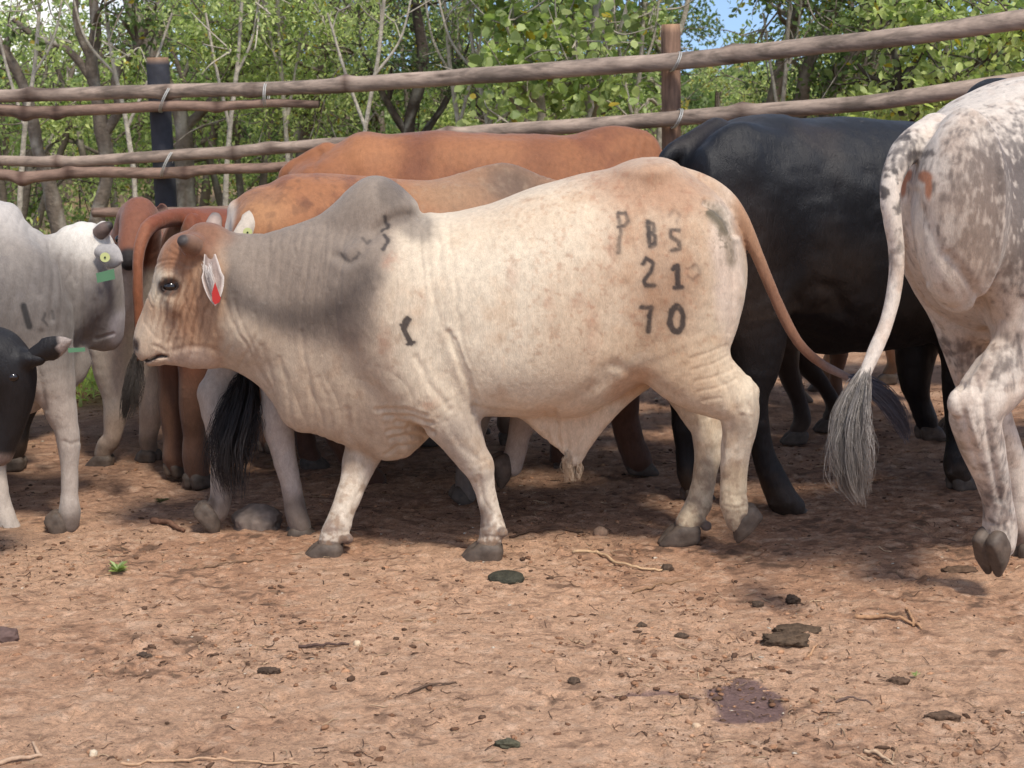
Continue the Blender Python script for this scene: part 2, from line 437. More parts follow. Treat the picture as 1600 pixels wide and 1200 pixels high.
def ear_mesh(base, tip, up, wid, cup=0.35, thick=0.006, cin=None, cout=None, n=12, m=9, bend=0.0):
    """a cupped leaf-shaped ear; up = direction of its open width"""
    base, tip, up = map(lambda q: np.array(q, float), (base, tip, up)); ax = tip - base; L = np.linalg.norm(ax); ax /= L
    up -= ax * (up @ ax); up /= np.linalg.norm(up); nn = np.cross(ax, up)
    v = []; col = []
    for side in (0, 1):
        for i in range(n):
            t = i / (n - 1); w = wid * ((0.45 + 0.55 * math.sin(math.pi * min(1, t * 1.15 + .05) * .5) if t < .42 else (0.99 * math.cos((t - .42) / .58 * math.pi / 2) ** .7)) if i < n - 1 else 0.02)
            for j in range(m):
                q = (j / (m - 1) - 0.5) * 2
                p = base + ax * L * t + up * w * q * 0.5 + nn * (cup * w * (q * q - 0.4) * (1 - 0.5 * t) + bend * L * t * t) + nn * (thick * (0.5 - side) * (1 - q * q * 0.7))
                v.append(p); e = abs(q) > 0.8 or t > 0.92
                col.append(cout if side or e else np.asarray(cin) * (0.82 + 0.18 * math.cos(q * 7 + t * 9)))
    f = []
    for side in (0, 1):
        o = side * n * m
        for i in range(n - 1):
            for j in range(m - 1):
                q = (o + i * m + j, o + (i + 1) * m + j, o + (i + 1) * m + j + 1, o + i * m + j + 1); f.append(q if side == 0 else q[::-1])
    O = n * m
    for i in range(n - 1):
        f.append((i * m, O + i * m, O + (i + 1) * m, (i + 1) * m)); f.append((i * m + m - 1, (i + 1) * m + m - 1, O + (i + 1) * m + m - 1, O + i * m + m - 1))
    for j in range(m - 1):
        a = (n - 1) * m + j; f.append((a, O + a, O + a + 1, a + 1))
    return np.array(v), np.array(f), np.array(col, dtype=np.float32)
def horn_mesh(pts, radii, c0, c1):
    P = crspline(np.array(pts), 12); r = np.interp(np.linspace(0, 1, 12), np.linspace(0, 1, len(radii)), radii)
    v, f = tubes(P[None], r[None], 14)
    v = np.vstack([v, P[-1] + (P[-1] - P[-2]) * 0.12]); k = len(v) - 1; o = 11 * 14
    tri = np.array([(o + i, o + (i + 1) % 14, k) for i in range(14)])
    s = np.repeat(np.linspace(0, 1, 12), 14); s = np.append(s, 1)[:, None]; s = sstep(0.45, 0.9, s)
    v = v + 0.02 * np.max(radii) * fbm(v * 120, 2, 5)[:, None]
    return mesh_np('horn', v, [f, tri], M_HORN, True, c0 * (1 - s) + c1 * s)

CATTLE = {}
def build(rig, name, colfn, mat, h=0.012, sub=True, disp=None, ears=(), label='', group=None, cat='cow', lowf=0.003, seed=1, hoofs=True):
    base = rig.G
    root = bpy.data.objects.new(name, None); C.objects.link(root)
    root.location = (base[0], base[1], 0); root.rotation_euler = (0, 0, rig.th); root.empty_display_size = 0.2
    tag(root, label, cat, group)
    D, lo, hh = rig.field(h); v, f = nets(D, lo, hh); del D
    v = relax(v, f, 2, 0.5)
    if sub: v, f = subdiv(v, f)
    v = v.astype(np.float64); nr = normals(v, f)
    v = v + nr * (lowf * fbm(v * 7 + seed, 3, seed))[:, None]
    q = v.copy(); q[:, 1] = -np.sqrt(q[:, 1] ** 2 + 1e-4) if rig.pb > -.9 else rig.pb
    u, w = rig.proj(q)
    if disp is not None: v = v + nr * disp(u, w, v, nr)[:, None]
    nr = normals(v, f)
    col = colfn(u, w, v, nr)
    bvh_v, bvh_f = v, f
    F = [f]; V = [v]; Cc = [col]; off = len(v)
    for e in ears:
        ev, ef, ec = e; F.append(ef + off); V.append(ev); Cc.append(ec); off += len(ev)
    me = mesh_np('hide', np.vstack(V), F, mat, True, np.vstack(Cc))
    link('body', me, root)
    if hoofs:
        for (p, dr, pit, s, yw) in rig.hooves:
            o = link('hoof', HOOF, root, p, (0, math.radians(pit), math.radians(yw) if dr > 0 else math.radians(180 + yw)), s)
            o.rotation_euler = (0, math.radians(pit), math.radians((0 if dr > 0 else 180) + yw))
    CATTLE[name] = (rig, root, v, f)
    return root, v, f
def bvh_of(v, f): return BVHTree.FromPolygons(v.tolist(), f.tolist())
def hit(rig, bv, px, py):
    o = rig.tol(np.array([0, 0, CAMZ])); d = ray(px, py); d = np.array([d[0] * rig.c + d[1] * rig.s_, -d[0] * rig.s_ + d[1] * rig.c, d[2]])
    loc, nr, i, dist = bv.ray_cast(Vector(o), Vector(d / np.linalg.norm(d)))
    return (np.array(loc), np.array(nr)) if loc is not None else (None, None)
def hoof(rig, px, py, b, dr, pit=0, s=1.0, yw=0):     # px,py: centre of the coronet
    rig.hooves.append((tuple(rig.P(px, py, b) + np.array([0, 0, 0.012])), dr, pit, s, yw))
def sphere(name, r, mat, parent, loc, scl=(1, 1, 1)):
    n, m = 20, 12; th = np.linspace(0, math.pi, m); v = [(0, 0, r)]
    for t in th[1:-1]:
        for k in range(n): p = 2 * math.pi * k / n; v.append((r * math.sin(t) * math.cos(p), r * math.sin(t) * math.sin(p), r * math.cos(t)))
    v.append((0, 0, -r)); tr = []; qd = []
    for k in range(n):
        tr.append((0, 1 + k, 1 + (k + 1) % n)); tr.append((len(v) - 1, 1 + (m - 3) * n + (k + 1) % n, 1 + (m - 3) * n + k))
        for i in range(m - 3): qd.append((1 + i * n + k, 1 + (i + 1) * n + k, 1 + (i + 1) * n + (k + 1) % n, 1 + i * n + (k + 1) % n))
    return link(name, mesh_np(name, v, [np.array(tr), np.array(qd)], mat), parent, loc, (0, 0, 0), scl)

#@@CATTLE@@
# ------------------------------------------------------------------ the main bull
def blob(u, v, x, y, rx, ry, rot=0.0, soft=0.5):
    c, s = math.cos(math.radians(rot)), math.sin(math.radians(rot)); a, b = u - x, v - y
    d = np.sqrt(((a * c + b * s) / rx) ** 2 + ((-a * s + b * c) / ry) ** 2)
    return 1 - sstep(1 - soft, 1 + soft, d)
def mixa(c, new, w): return c * (1 - w[:, None]) + np.asarray(new)[None, :] * w[:, None]

H_ = Rig(790, 5.67, 2.5)
r = H_
# barrel, neck with dewlap, hump
r.loft([(560, 345, 660, .14), (610, 338, 668, .22), (680, 336, 652, .285), (760, 320, 646, .325), (830, 294, 648, .34), (900, 274, 646, .335), (955, 263, 622, .315), (1004, 253, 596, .295), (1040, 255, 592, .275), (1080, 274, 590, .25), (1108, 294, 570, .215), (1130, 318, 545, .17), (1148, 348, 515, .12), (1160, 378, 480, .07), (1166, 400, 450, .04)], k=.05, pw=2.35, wz=.48)
r.loft([(325, 366, 575, .06), (350, 362, 575, .085), (380, 366, 588, .10), (415, 366, 620, .115), (440, 359, 660, .13), (460, 352, 674, .145), (490, 345, 679, .165), (530, 340, 694, .19), (570, 338, 707, .21), (603, 336, 720, .22), (632, 336, 715, .21), (656, 338, 696, .18), (690, 345, 660, .12)], k=.05, pw=1.9, pt=2.2, pb=1.35, wz=.62)
r.loft([(466, 352, 460, .03), (500, 335, 460, .07), (522, 317, 455, .095), (545, 294, 445, .115), (566, 279, 430, .13), (585, 274, 415, .138), (603, 276.5, 395, .138), (621, 287, 375, .13), (637, 301, 352, .11), (649, 315, 345, .08), (658, 330, 345, .03)], k=.016, pw=2.2, wz=.42)
# shoulder, thigh, belly masses
r.ell(600, 480, -.17, 62, 105, .10, 18, k=.09)
r.ell(600, 480, .17, 62, 105, .10, 18, k=.09)
r.ell(1060, 430, -.15, 78, 125, .13, -8, k=.10)
r.ell(1060, 430, .15, 78, 125, .13, -8, k=.10)
r.ell(1012, 268, -.10, 40, 14, .10, 8, k=.07)
r.ell(1012, 268, .10, 40, 14, .10, 8, k=.07)
# skull, muzzle, jaw
r.chain([(318, 392, 0, 33, 1.05), (292, 402, 0, 40, 1.05), (280, 428, 0, 38, 1.15), (270, 460, 0, 35, 1.12), (254, 496, 0, 33, 1.0), (241, 528, 0, 32, .98), (236, 541, 0, 28, 1.02)], k=.03)
r.chain([(320, 440, 0, 52, .72), (312, 500, 0, 50, .78), (310, 530, 0, 47, .74), (285, 543, 0, 30, .8), (262, 552, 0, 18, .95), (238, 557, 0, 15, 1.0)], k=.025)
r.chain([(330, 420, 0, 55, .75), (365, 460, 0, 70, .8), (400, 490, 0, 80, .8)], k=.05)
for sg in (-1, 1):
    r.ell(263, 433, .078 * sg, 17, 9, .04, 35, k=.025)                     # brow
    r.ell(270, 470, .085 * sg, 10, 22, .03, 10, k=.03)                     # cheekbone
    r.ell(264, 449, .112 * sg, 9, 7, .018, 0, k=.012, sub=True)            # eye socket
    r.ell(211, 541, .036 * sg, 4, 7, .014, 10, k=.008, sub=True)           # nostril
    r.chain([(309, 386, .05 * sg, 21, 1.0), (303, 384, .085 * sg, 20, 1.0), (298, 383, .105 * sg, 17, 1.0)], k=.02)   # horn boss
    r.ell(328, 398, .085 * sg, 10, 12, .03, 0, k=.03)                      # ear base
r.ell(325, 360, 0, 24, 12, .05, -10, k=.03)
# mouth slit
r.chain([(219, 567, 0, 2.0, 18), (236, 560, 0, 2.2, 18), (252, 553, 0, 2.2, 18), (262, 555, 0, 1.6, 18)], k=.006, sub=True)
# sheath and groin skin
r.loft([(806, 634, 646, .05), (826, 634, 664, .035), (846, 632, 683, .03), (866, 630, 698, .028), (884, 628, 714, .026), (897, 626, 730, .024), (906, 624, 726, .024), (922, 620, 702, .024), (945, 610, 670, .03), (975, 596, 638, .035), (1006, 580, 612, .05), (1030, 570, 596, .06)], k=.03, pw=2.0, wz=.6)
# legs: near fore, far fore, near hind, far hind
r.chain([(640, 520, -.16, 80, .55), (665, 590, -.18, 66, .62), (695, 640, -.17, 47, .85), (716, 676, -.16, 37, .95), (734, 708, -.155, 28.5, 1), (748, 732, -.15, 23, 1), (758, 765, -.145, 16.8, .95), (765, 795, -.14, 16.8, .95), (770, 822, -.14, 19.5, 1.05), (767, 840, -.14, 18.5, 1.1), (763, 848, -.14, 18, 1.1)], k=.045)
hoof(r, 757, 848, -.14, -1, 0, 1.22)
r.ell(750, 728, -.165, 19, 20, .042, 10, k=.03); r.ell(770, 826, -.14, 19, 13, .05, 0, k=.02)
r.chain([(610, 560, .12, 80, .5), (585, 650, .10, 46, .8), (570, 700, .07, 32, .95), (562, 724, .05, 27.5, 1), (550, 760, .0, 21.5, .95), (537, 795, -.04, 19.5, .95), (528, 820, -.06, 20.5, 1.05), (519, 836, -.08, 19, 1.1), (514, 846, -.085, 17.5, 1.1)], k=.04)
r.ell(558, 722, .03, 20, 18, .042, 20, k=.03); r.ell(527, 824, -.06, 19, 12, .05, 15, k=.02)
hoof(r, 507, 848, -.085, -1, 2, 1.2)
r.chain([(1060, 470, -.16, 100, .5), (1062, 540, -.18, 78, .6), (1090, 585, -.18, 58, .7), (1128, 612, -.17, 45, .8), (1150, 632, -.165, 36, .9), (1155, 665, -.16, 29, .95), (1148, 705, -.155, 23.5, .95), (1145, 745, -.15, 20, .95), (1145, 780, -.15, 20.5, 1.0), (1150, 800, -.15, 21, 1.05), (1152, 815, -.15, 18, 1.05)], k=.05)
r.ell(1172, 610, -.168, 13, 12, .028, 0, k=.03)
hoof(r, 1152, 806, -.15, -1, 48, 1.1)
r.ell(1147, 786, -.15, 19, 13, .05, 0, k=.02)
r.chain([(1060, 480, .14, 90, .5), (1070, 560, .14, 60, .65), (1088, 620, .12, 40, .8), (1103, 665, .11, 28, .95), (1106, 705, .10, 22, .95), (1100, 745, .07, 19.5, .95), (1093, 782, .05, 20, 1.0), (1083, 804, .03, 21, 1.1), (1073, 817, .02, 18.5, 1.1)], k=.05)
hoof(r, 1064, 820, .02, -1, 5, 1.22)
r.ell(1092, 788, .05, 20, 14, .05, 0, k=.02)
for x, y, b in ((786, 832, -.14), (543, 842, -.07), (1104, 822, .03), (1166, 812, -.15)):
    for db in (-.022, .022): r.ell(x, y, b + db, 9.5, 8.5, .019, 30, k=.006)
# tail
HTAIL = [(1062, 282, -.01, 22), (1088, 287, -.02, 19), (1114, 297, -.03, 17), (1139, 315, -.04, 14.5), (1156, 339, -.05, 13), (1171, 370, -.05, 11.5), (1190, 415, -.05, 10), (1209, 460, -.05, 9), (1230, 506, -.05, 8.4), (1253, 542, -.05, 8), (1286, 570, -.05, 7.5), (1322, 588, -.05, 6.5), (1345, 600, -.05, 4.5)]
r.chain(HTAIL, k=.010)
CREASE = [ # (pts, half width px, depth m)
    ([(650, 560), (672, 600), (700, 640)], 5, .006), ([(700, 520), (722, 575), (738, 620), (742, 645)], 5, .012), ([(712, 530), (730, 580), (744, 625)], 3, .006),
    ([(664, 350), (668, 400), (676, 460), (690, 510)], 5, .004), ([(652, 340), (655, 400), (660, 450)], 4, .004), ([(680, 345), (688, 400), (690, 440)], 4, .003),
    ([(850, 650), (905, 622), (940, 596), (958, 572)], 11, .010), ([(968, 572), (1010, 592), (1060, 622)], 8, .005), ([(1100, 318), (1120, 324), (1137, 340), (1147, 366)], 5, .020), 
    ([(740, 636), (800, 646), (870, 650)], 4, .006), ([(560, 700), (545, 680), (540, 640)], 5, .005), ([(493, 682), (490, 640), (480, 580), (470, 520)], 4, .004),
    ([(676, 676), (650, 665), (620, 658)], 3.5, .011), ([(672, 662), (640, 650), (600, 650)], 3.5, .010), ([(664, 650), (636, 640), (590, 640)], 3.5, .008), ([(662, 682), (640, 680), (612, 686)], 3.5, .009), ([(650, 694), (624, 698), (604, 710)], 3, .007), ([(668, 670), (640, 668), (606, 674)], 3, .007), ([(640, 700), (632, 680), (640, 660)], 3, .005),
    ([(1080, 560), (1110, 550), (1136, 540)], 2.6, .0024), ([(1078, 578), (1110, 570), (1140, 556)], 2.6, .0024), ([(1085, 596), (1115, 590), (1146, 575)], 2.6, .0024), ([(1092, 612), (1120, 606), (1150, 592)], 2.6, .0024), ([(1100, 626), (1124, 622)], 3, .003),
    ([(345, 572), (360, 540), (372, 500), (366, 460)], 4, .004), ([(372, 577), (392, 545), (405, 520), (398, 490)], 4, .004), ([(430, 640), (424, 590), (410, 540)], 4, .003), ([(455, 670), (450, 610), (440, 560)], 4, .004), ([(520, 690), (515, 640), (500, 590)], 4, .003),
    ([(528, 400), (545, 409), (560, 401), (572, 380), (588, 360), (606, 346), (630, 336), (656, 334)], 8, .013), ([(268, 500), (272, 520), (266, 535)], 4, .003), ([(243, 540), (255, 545), (262, 553)], 3, .004),
    ([(305, 400), (300, 430), (305, 470)], 4, .003), ([(290, 470), (286, 500), (280, 520)], 3, .002),
    ([(855, 696), (858, 672), (862, 655)], 3, .004), ([(885, 712), (884, 690), (880, 660)], 3, .005), ([(872, 702), (873, 680), (870, 660)], 3, .004), ([(898, 715), (905, 690), (915, 665)], 3, .003),
    ([(268, 549), (296, 541), (325, 543), (345, 552)], 4, .004), ([(352, 470), (372, 520), (396, 560), (420, 610)], 3.5, .004), ([(366, 470), (386, 520), (404, 560)], 3, .003),
    ([(305, 420), (318, 455), (330, 490), (336, 520)], 3.5, .003), ([(296, 425), (304, 460), (312, 500)], 3, .002), ([(228, 505), (238, 520), (250, 530)], 3, .002),
    ([(540, 360), (535, 420), (530, 470)], 3, .003), ([(508, 352), (506, 410), (500, 460)], 3, .003), ([(486, 352), (480, 410), (474, 470)], 3, .003), ([(462, 362), (458, 420), (450, 470)], 3, .003), ([(440, 368), (436, 420), (430, 470)], 3, .003), ([(420, 374), (416, 430), (412, 470)], 3, .003), ([(400, 376), (396, 430), (392, 460)], 3, .003),
    ([(700, 350), (706, 400), (712, 470), (724, 540), (742, 600)], 3.5, .003), ([(636, 380), (640, 440), (636, 500)], 3, .003), ([(618, 400), (620, 450), (612, 500)], 3, .003),
    ([(780, 655), (800, 652), (840, 656)], 3, .002), ([(1060, 300), (1056, 350)], 8, .003), ([(930, 300), (945, 420), (935, 520)], 14, .008),
    ([(866, 645), (869, 670), (873, 694)], 4, .009), ([(850, 650), (856, 670), (860, 686)], 3, .004), ([(884, 660), (886, 685), (888, 702)], 3, .004), ([(1148, 345), (1150, 400), (1146, 460), (1138, 520)], 4, .005), ([(742, 716), (752, 722), (764, 718)], 3, .002), ([(1120, 650), (1128, 690), (1126, 720)], 5, .004), ([(1165, 650), (1160, 690), (1155, 730)], 4, .003)]
CREASE += [([(748, 745), (756, 775), (768, 812)], 3, .004), ([(740, 742), (748, 780), (758, 820)], 3, -.002), ([(572, 745), (556, 782), (545, 815)], 3, .003), ([(1160, 650), (1152, 690), (1150, 740), (1152, 780)], 4, .006), ([(1135, 640), (1138, 690), (1134, 740)], 4, -.003), ([(1092, 660), (1096, 720), (1092, 770)], 4, .004),
    ([(744, 826), (760, 822), (780, 826)], 2.5, .003), ([(744, 842), (766, 838), (786, 842)], 2.5, .003), ([(504, 832), (522, 828), (540, 832)], 2.5, .003), ([(1080, 800), (1096, 806), (1108, 812)], 2.5, .003), ([(1134, 770), (1150, 776), (1164, 772)], 3, .003), ([(1130, 790), (1150, 794), (1166, 790)], 2.5, .003),
    ([(700, 660), (716, 690), (736, 712)], 5, .004), ([(720, 640), (736, 680), (752, 706)], 4, .003), ([(1150, 590), (1160, 610), (1172, 640)], 4, .004), ([(1120, 590), (1136, 610), (1150, 640)], 5, .004)]
for R0 in (25, 30.5, 36, 43):
    CREASE.append(([(267 + R0 * math.cos(t) * .92, 449 + R0 * math.sin(t)) for t in np.radians(np.arange(175 - R0, 275 + R0, 15))], 2.2, .0030))
for k in range(7):
    CREASE.append(([(258 + 7 * k, 474 + 2 * k), (256 + 8 * k, 492), (262 + 8 * k + 3 * math.sin(k * 2), 522)], 2.4, .0022))
for k in range(4): CREASE.append(([(264 + 7 * k, 392 - 8 * k), (276 + 8 * k, 402 - 4 * k), (292 + 6 * k, 416)], 2.4, .0025))
def hero_disp(u, v, co, nr):
    d = np.zeros(len(u)); near = co[:, 1] < 0.10
    for pts, w, dep in CREASE:
        x = [p[0] for p in pts]; y = [p[1] for p in pts]
        m = (u > min(x) - 4 * w) & (u < max(x) + 4 * w) & (v > min(y) - 4 * w) & (v < max(y) + 4 * w)
        if m.any():
            e = seg_dist(u[m] + 3 * vnoise(np.stack([u[m] / 20, v[m] / 20, 0 * u[m]], 1), 3), v[m], pts) / w
            d[m] -= .62 * dep * (np.exp(-e * e) - 0.22 * np.exp(-((e - 2.0) ** 2)))
    # close vertical skin folds of the neck, broader on the dewlap
    wob = fbm(np.stack([u / 90, v / 160, co[:, 1] * 0], 1), 2, 7)
    neck = sstep(345, 385, u) * (1 - sstep(515, 560, u)) * (1 - sstep(500, 560, v)) * sstep(345, 368, v)
    d += neck * 0.0034 * (np.abs(np.sin((u + 0.10 * v) / 7.0 + 5 * wob)) ** 0.6 - 0.6) * (0.4 + 0.6 * sstep(-.4, .4, vnoise(np.stack([u / 30, v / 60, 0 * u], 1), 4)))
    dl = sstep(420, 460, u) * (1 - sstep(620, 690, u)) * sstep(545, 620, v) * (1 - sstep(715, 730, v))
    d += dl * 0.0034 * (np.abs(np.sin((u - 0.35 * v) / 12.0 + 6 * wob)) ** 0.7 - 0.6)
    sh = sstep(560, 600, u) * (1 - sstep(690, 730, u)) * (1 - sstep(480, 560, v)) * sstep(330, 350, v)
    d += sh * 0.0030 * (np.abs(np.sin((u + 0.12 * v) / 6.5 + 6 * wob)) ** 0.6 - 0.6)
    fc = (1 - sstep(300, 330, u)) * sstep(380, 420, v)
    d += fc * 0.0018 * (np.abs(np.sin((u * 0.9 + 0.3 * v) / 5.0 + 5 * wob)) - 0.6)
    ribs = blob(u, v, 820, 460, 90, 110, 0, .6)
    d += ribs * 0.0025 * np.sin((u + .25 * v) / 12.5)
    return d + 0.0006 * fbm(co * 60, 3, 11)
def st(pts, u, v, w, soft=2.0): return 1 - sstep(w - soft * .5, w + soft, seg_dist(u, v, pts))
def hero_col(u, v, co, nr):
    P = np.stack([u / 60, v / 60, co[:, 1] * 6], 1); n1 = fbm(P, 4, 21); n2 = fbm(P * 3.3, 4, 33); n3 = fbm(P * 9, 3, 41); near = co[:, 1] < 0.05
    cream = L3(228, 211, 186); c = np.tile(cream, (len(u), 1)) * (1 + 0.07 * n1[:, None])
    c = mixa(c, L3(208, 180, 150), 0.6 * sstep(0.0, 0.5, n1 + .3 * n2)); c = mixa(c, L3(196, 162, 130), .5 * blob(u + 20 * n1, v + 20 * n2, 900, 520, 60, 110, 0, .9)); c = mixa(c, L3(200, 168, 136), .45 * blob(u + 20 * n1, v + 20 * n2, 820, 330, 130, 40, -12, .9))
    uu = u + 10 * n2; vv = v + 10 * n1
    # greyish shoulder and chest, grey neck and hump with a dark lower rim
    c = mixa(c, L3(190, 170, 148), .9 * (1 - sstep(560, 700, uu)) * sstep(0, 1, (v - 300) / 60))
    c = mixa(c, L3(205, 182, 156), .6 * blob(uu, vv, 560, 650, 120, 60)); c = mixa(c, L3(170, 136, 108), .35 * sstep(0, .5, n2 + .3 * n3) * blob(u, v, 600, 600, 140, 130, 0, .8)); c = mixa(c, L3(178, 140, 108), .2 * sstep(.0, .5, n3 + .6 * n2) * sstep(700, 800, u))
    nk = sstep(338, 358, uu) * (1 - sstep(0, 46, uu - 578 - (430 - v) * .25)) * (1 - sstep(0, 42, vv - (458 + 60 * sstep(340, 500, u))))
    nk = np.clip(nk + sstep(470, 520, uu) * (1 - sstep(640, 668, uu)) * (1 - sstep(328, 362, vv)), 0, 1)
    c = mixa(c, L3(134, 119, 106), .93 * nk)
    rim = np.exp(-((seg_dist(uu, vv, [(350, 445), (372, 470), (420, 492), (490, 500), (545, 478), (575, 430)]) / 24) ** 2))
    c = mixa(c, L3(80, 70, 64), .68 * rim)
    c = mixa(c, L3(118, 106, 96), .7 * blob(uu, vv, 645, 345, 40, 22, 30) )
    c = mixa(c, L3(84, 74, 68), .55 * blob(uu, vv, 612, 300, 22, 22))
    # face
    face = (1 - sstep(335, 362, uu)) * (v < 600)
    c = mixa(c, L3(172, 136, 106), .85 * face)
    c = mixa(c, L3(124, 80, 58), .85 * blob(uu, vv, 305, 375, 62, 36, -30) * (u < 390))
    c = mixa(c, L3(150, 102, 70), .6 * blob(uu, vv, 266, 410, 34, 40))
    c = mixa(c, L3(206, 184, 160), .85 * blob(uu, vv, 236, 535, 44, 40) * face)
    c = mixa(c, L3(202, 178, 158), .8 * blob(uu, vv, 300, 566, 40, 22))
    c = mixa(c, L3(204, 184, 158), .85 * blob(u, v, 246, 446, 13, 30, 0, .4)); c = mixa(c, L3(196, 172, 146), .5 * blob(u, v, 268, 482, 26, 22, 0, .5))
    c = mixa(c, L3(208, 190, 164), .5 * blob(u, v, 262, 452, 30, 30, 0, .25))
    c = mixa(c, L3(52, 42, 38), .93 * blob(u + 3 * n3, v + 3 * n3, 265, 448, 18.5, 15.5, 15, .22))
    c = mixa(c, L3(138, 88, 56), .55 * blob(u + 8 * n2, v, 292, 490, 26, 50, 15, .8))
    c = mixa(c, L3(112, 74, 52), .5 * (sstep(.15, .6, np.sin(u * .55 + .12 * v + 4 * n2))) * blob(u, v, 285, 480, 45, 70, 0, .5))
    c = mixa(c, L3(70, 56, 50), .9 * blob(u, v, 209, 541, 8, 13, 10, .4))
    c = mixa(c, L3(110, 80, 62), .8 * st([(219, 567), (236, 561), (252, 554), (263, 556)], u, v, 2))
    # rump
    rp = blob(uu, vv, 1035, 400, 95, 140, -6, .55)
    c = mixa(c, L3(186, 150, 120), .95 * rp * (0.8 + .35 * n2).clip(0, 1)); c = mixa(c, L3(198, 164, 130), .7 * blob(uu, vv, 1060, 580, 70, 60, 20, .8))
    c = mixa(c, L3(172, 130, 100), .8 * blob(uu, vv, 1020, 290, 120, 40, 8, .7))
    c = mixa(c, L3(158, 122, 94), .5 * blob(uu, vv, 1040, 460, 40, 60, 0, .8))
    c = mixa(c, L3(158, 100, 74), .24 * sstep(.08, .5, n3 + .4 * n2 - .1) * sstep(700, 900, u) * (v < 560) * (1 - sstep(1100, 1150, u)))
    for x, y, a, b in ((858, 478, 7, 30), (925, 520, 12, 50), (902, 465, 12, 16), (920, 430, 9, 12), (660, 470, 5, 12), (600, 540, 12, 26), (604, 580, 16, 10), (674, 628, 13, 7), (612, 405, 12, 9), (690, 245, 8, 20), (800, 430, 10, 20), (955, 390, 8, 26)):
        c = mixa(c, L3(160, 104, 78), .55 * blob(u + 14 * n2, v + 14 * n3, x, y, a, b, 0, .8) * (0.5 + .8 * n2).clip(0, 1))
    c = mixa(c, L3(225, 205, 190), .7 * blob(uu, vv, 1140, 430, 26, 110, -4, .5))
    # white edge and dark hollow under the tail head, its shade put into the colour
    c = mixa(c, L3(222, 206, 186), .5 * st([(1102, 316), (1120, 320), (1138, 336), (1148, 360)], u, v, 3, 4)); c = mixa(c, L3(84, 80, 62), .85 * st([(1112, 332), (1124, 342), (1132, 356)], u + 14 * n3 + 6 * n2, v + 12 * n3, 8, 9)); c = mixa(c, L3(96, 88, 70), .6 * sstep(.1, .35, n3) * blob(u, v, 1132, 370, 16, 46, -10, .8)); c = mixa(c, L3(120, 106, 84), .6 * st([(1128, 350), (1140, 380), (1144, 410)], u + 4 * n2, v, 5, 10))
    # tail
    tl = st([(x, y) for x, y, _, _ in HTAIL[3:]], u, v, 14, 3) * sstep(1135, 1160, u - .0 * v)
    c = mixa(c, L3(178, 138, 108), tl); c = mixa(c, L3(142, 102, 80), tl * sstep(330, 470, v + 12 * n2)); c = mixa(c, L3(138, 118, 110), tl * sstep(1270, 1310, u))
    # legs
    c = mixa(c, L3(176, 160, 146), .7 * blob(uu, vv, 735, 690, 55, 60, 40)); leg = sstep(715, 745, v)
    c = mixa(c, L3(222, 208, 190), .8 * leg * (u < 1000)); c = mixa(c, L3(222, 200, 165), .7 * leg * (u > 1000))
    c = mixa(c, L3(112, 96, 88), .75 * blob(u, v, 757, 812, 12, 24, 0, .5)); c = mixa(c, L3(120, 100, 92), .6 * blob(u, v, 520, 822, 18, 12))
    c = mixa(c, L3(150, 126, 108), .5 * blob(u, v, 1156, 668, 14, 18)); c = mixa(c, L3(96, 78, 64), .6 * sstep(790, 830, v) * (u > 1000) * (0.6 + .5 * n2))
    for x, y in ((786, 832), (545, 843), (1104, 824), (1166, 812)): c = mixa(c, L3(98, 82, 76), .9 * blob(u, v, x, y, 10, 9, 0, .25))
    c = mixa(c, L3(104, 90, 82), .85 * (st([(744, 850), (786, 852)], u, v, 4) + st([(494, 848), (534, 852)], u, v, 4) + st([(1045, 822), (1096, 842)], u, v, 5)).clip(0, 1))
    mud = sstep(.15, .5, n3 + .3) * sstep(770, 850, v); c = mixa(c, L3(120, 88, 68), .6 * mud); c = mixa(c, L3(176, 150, 124), .5 * sstep(640, 720, v) * sstep(-.2, .4, n2)); c = mixa(c, L3(140, 112, 90), .4 * sstep(.1, .5, n3 + n2) * sstep(700, 780, v))
    c = mixa(c, L3(226, 198, 168), .7 * blob(uu, vv, 885, 670, 90, 40)); c = mixa(c, L3(196, 148, 108), .6 * blob(uu, vv, 985, 600, 40, 20, -30))
    # brands on the near side
    ink = np.zeros(len(u)); U = u + 2.2 * n3 + 2.0 * n2; V = v + 2.2 * n3
    def B(p, w=3.2, a=.8, so=2.6): ink[:] = np.maximum(ink, a * (.97 + .5 * n3) * st(p, U, V, w, so) + .28 * a * st(p, u + 3 * n2, v + 3 * n3, w + 1.5, 7))
    B([(966, 334), (978, 333), (982, 345), (976, 353), (966, 355)], 2.6, .6); B([(966, 334), (970, 360), (966, 395)], 2.6, .5)
    B([(1012, 348), (1015, 384)], 3, .72); B([(1012, 347), (1020, 350), (1020, 362), (1013, 365), (1023, 368), (1023, 382), (1015, 385)], 2.8, .65)
    B([(1061, 360), (1049, 359), (1048, 370), (1060, 378), (1062, 389), (1050, 391)], 2.7, .6)
    B([(1045, 338), (1054, 327), (1063, 336), (1056, 345)], 1.6, .25)
    B([(1004, 412), (1011, 404), (1020, 411), (1017, 424), (1006, 440), (1009, 446), (1022, 446)], 2.8, .75)
    B([(1052, 420), (1059, 416), (1060, 448)], 3.4, .88); B([(1054, 450), (1066, 449)], 2.6, .75); B([(1076, 420), (1088, 414), (1094, 428), (1084, 438), (1077, 432)], 1.6, .28)
    B([(1002, 480), (1018, 480), (1014, 500), (1013, 518)], 3.0, .78)
    z0 = [(1057 + 10.5 * math.sin(t), 499 - 19.5 * math.cos(t)) for t in np.linspace(0, 2 * math.pi, 18)]
    B(z0, 3.6, .92)
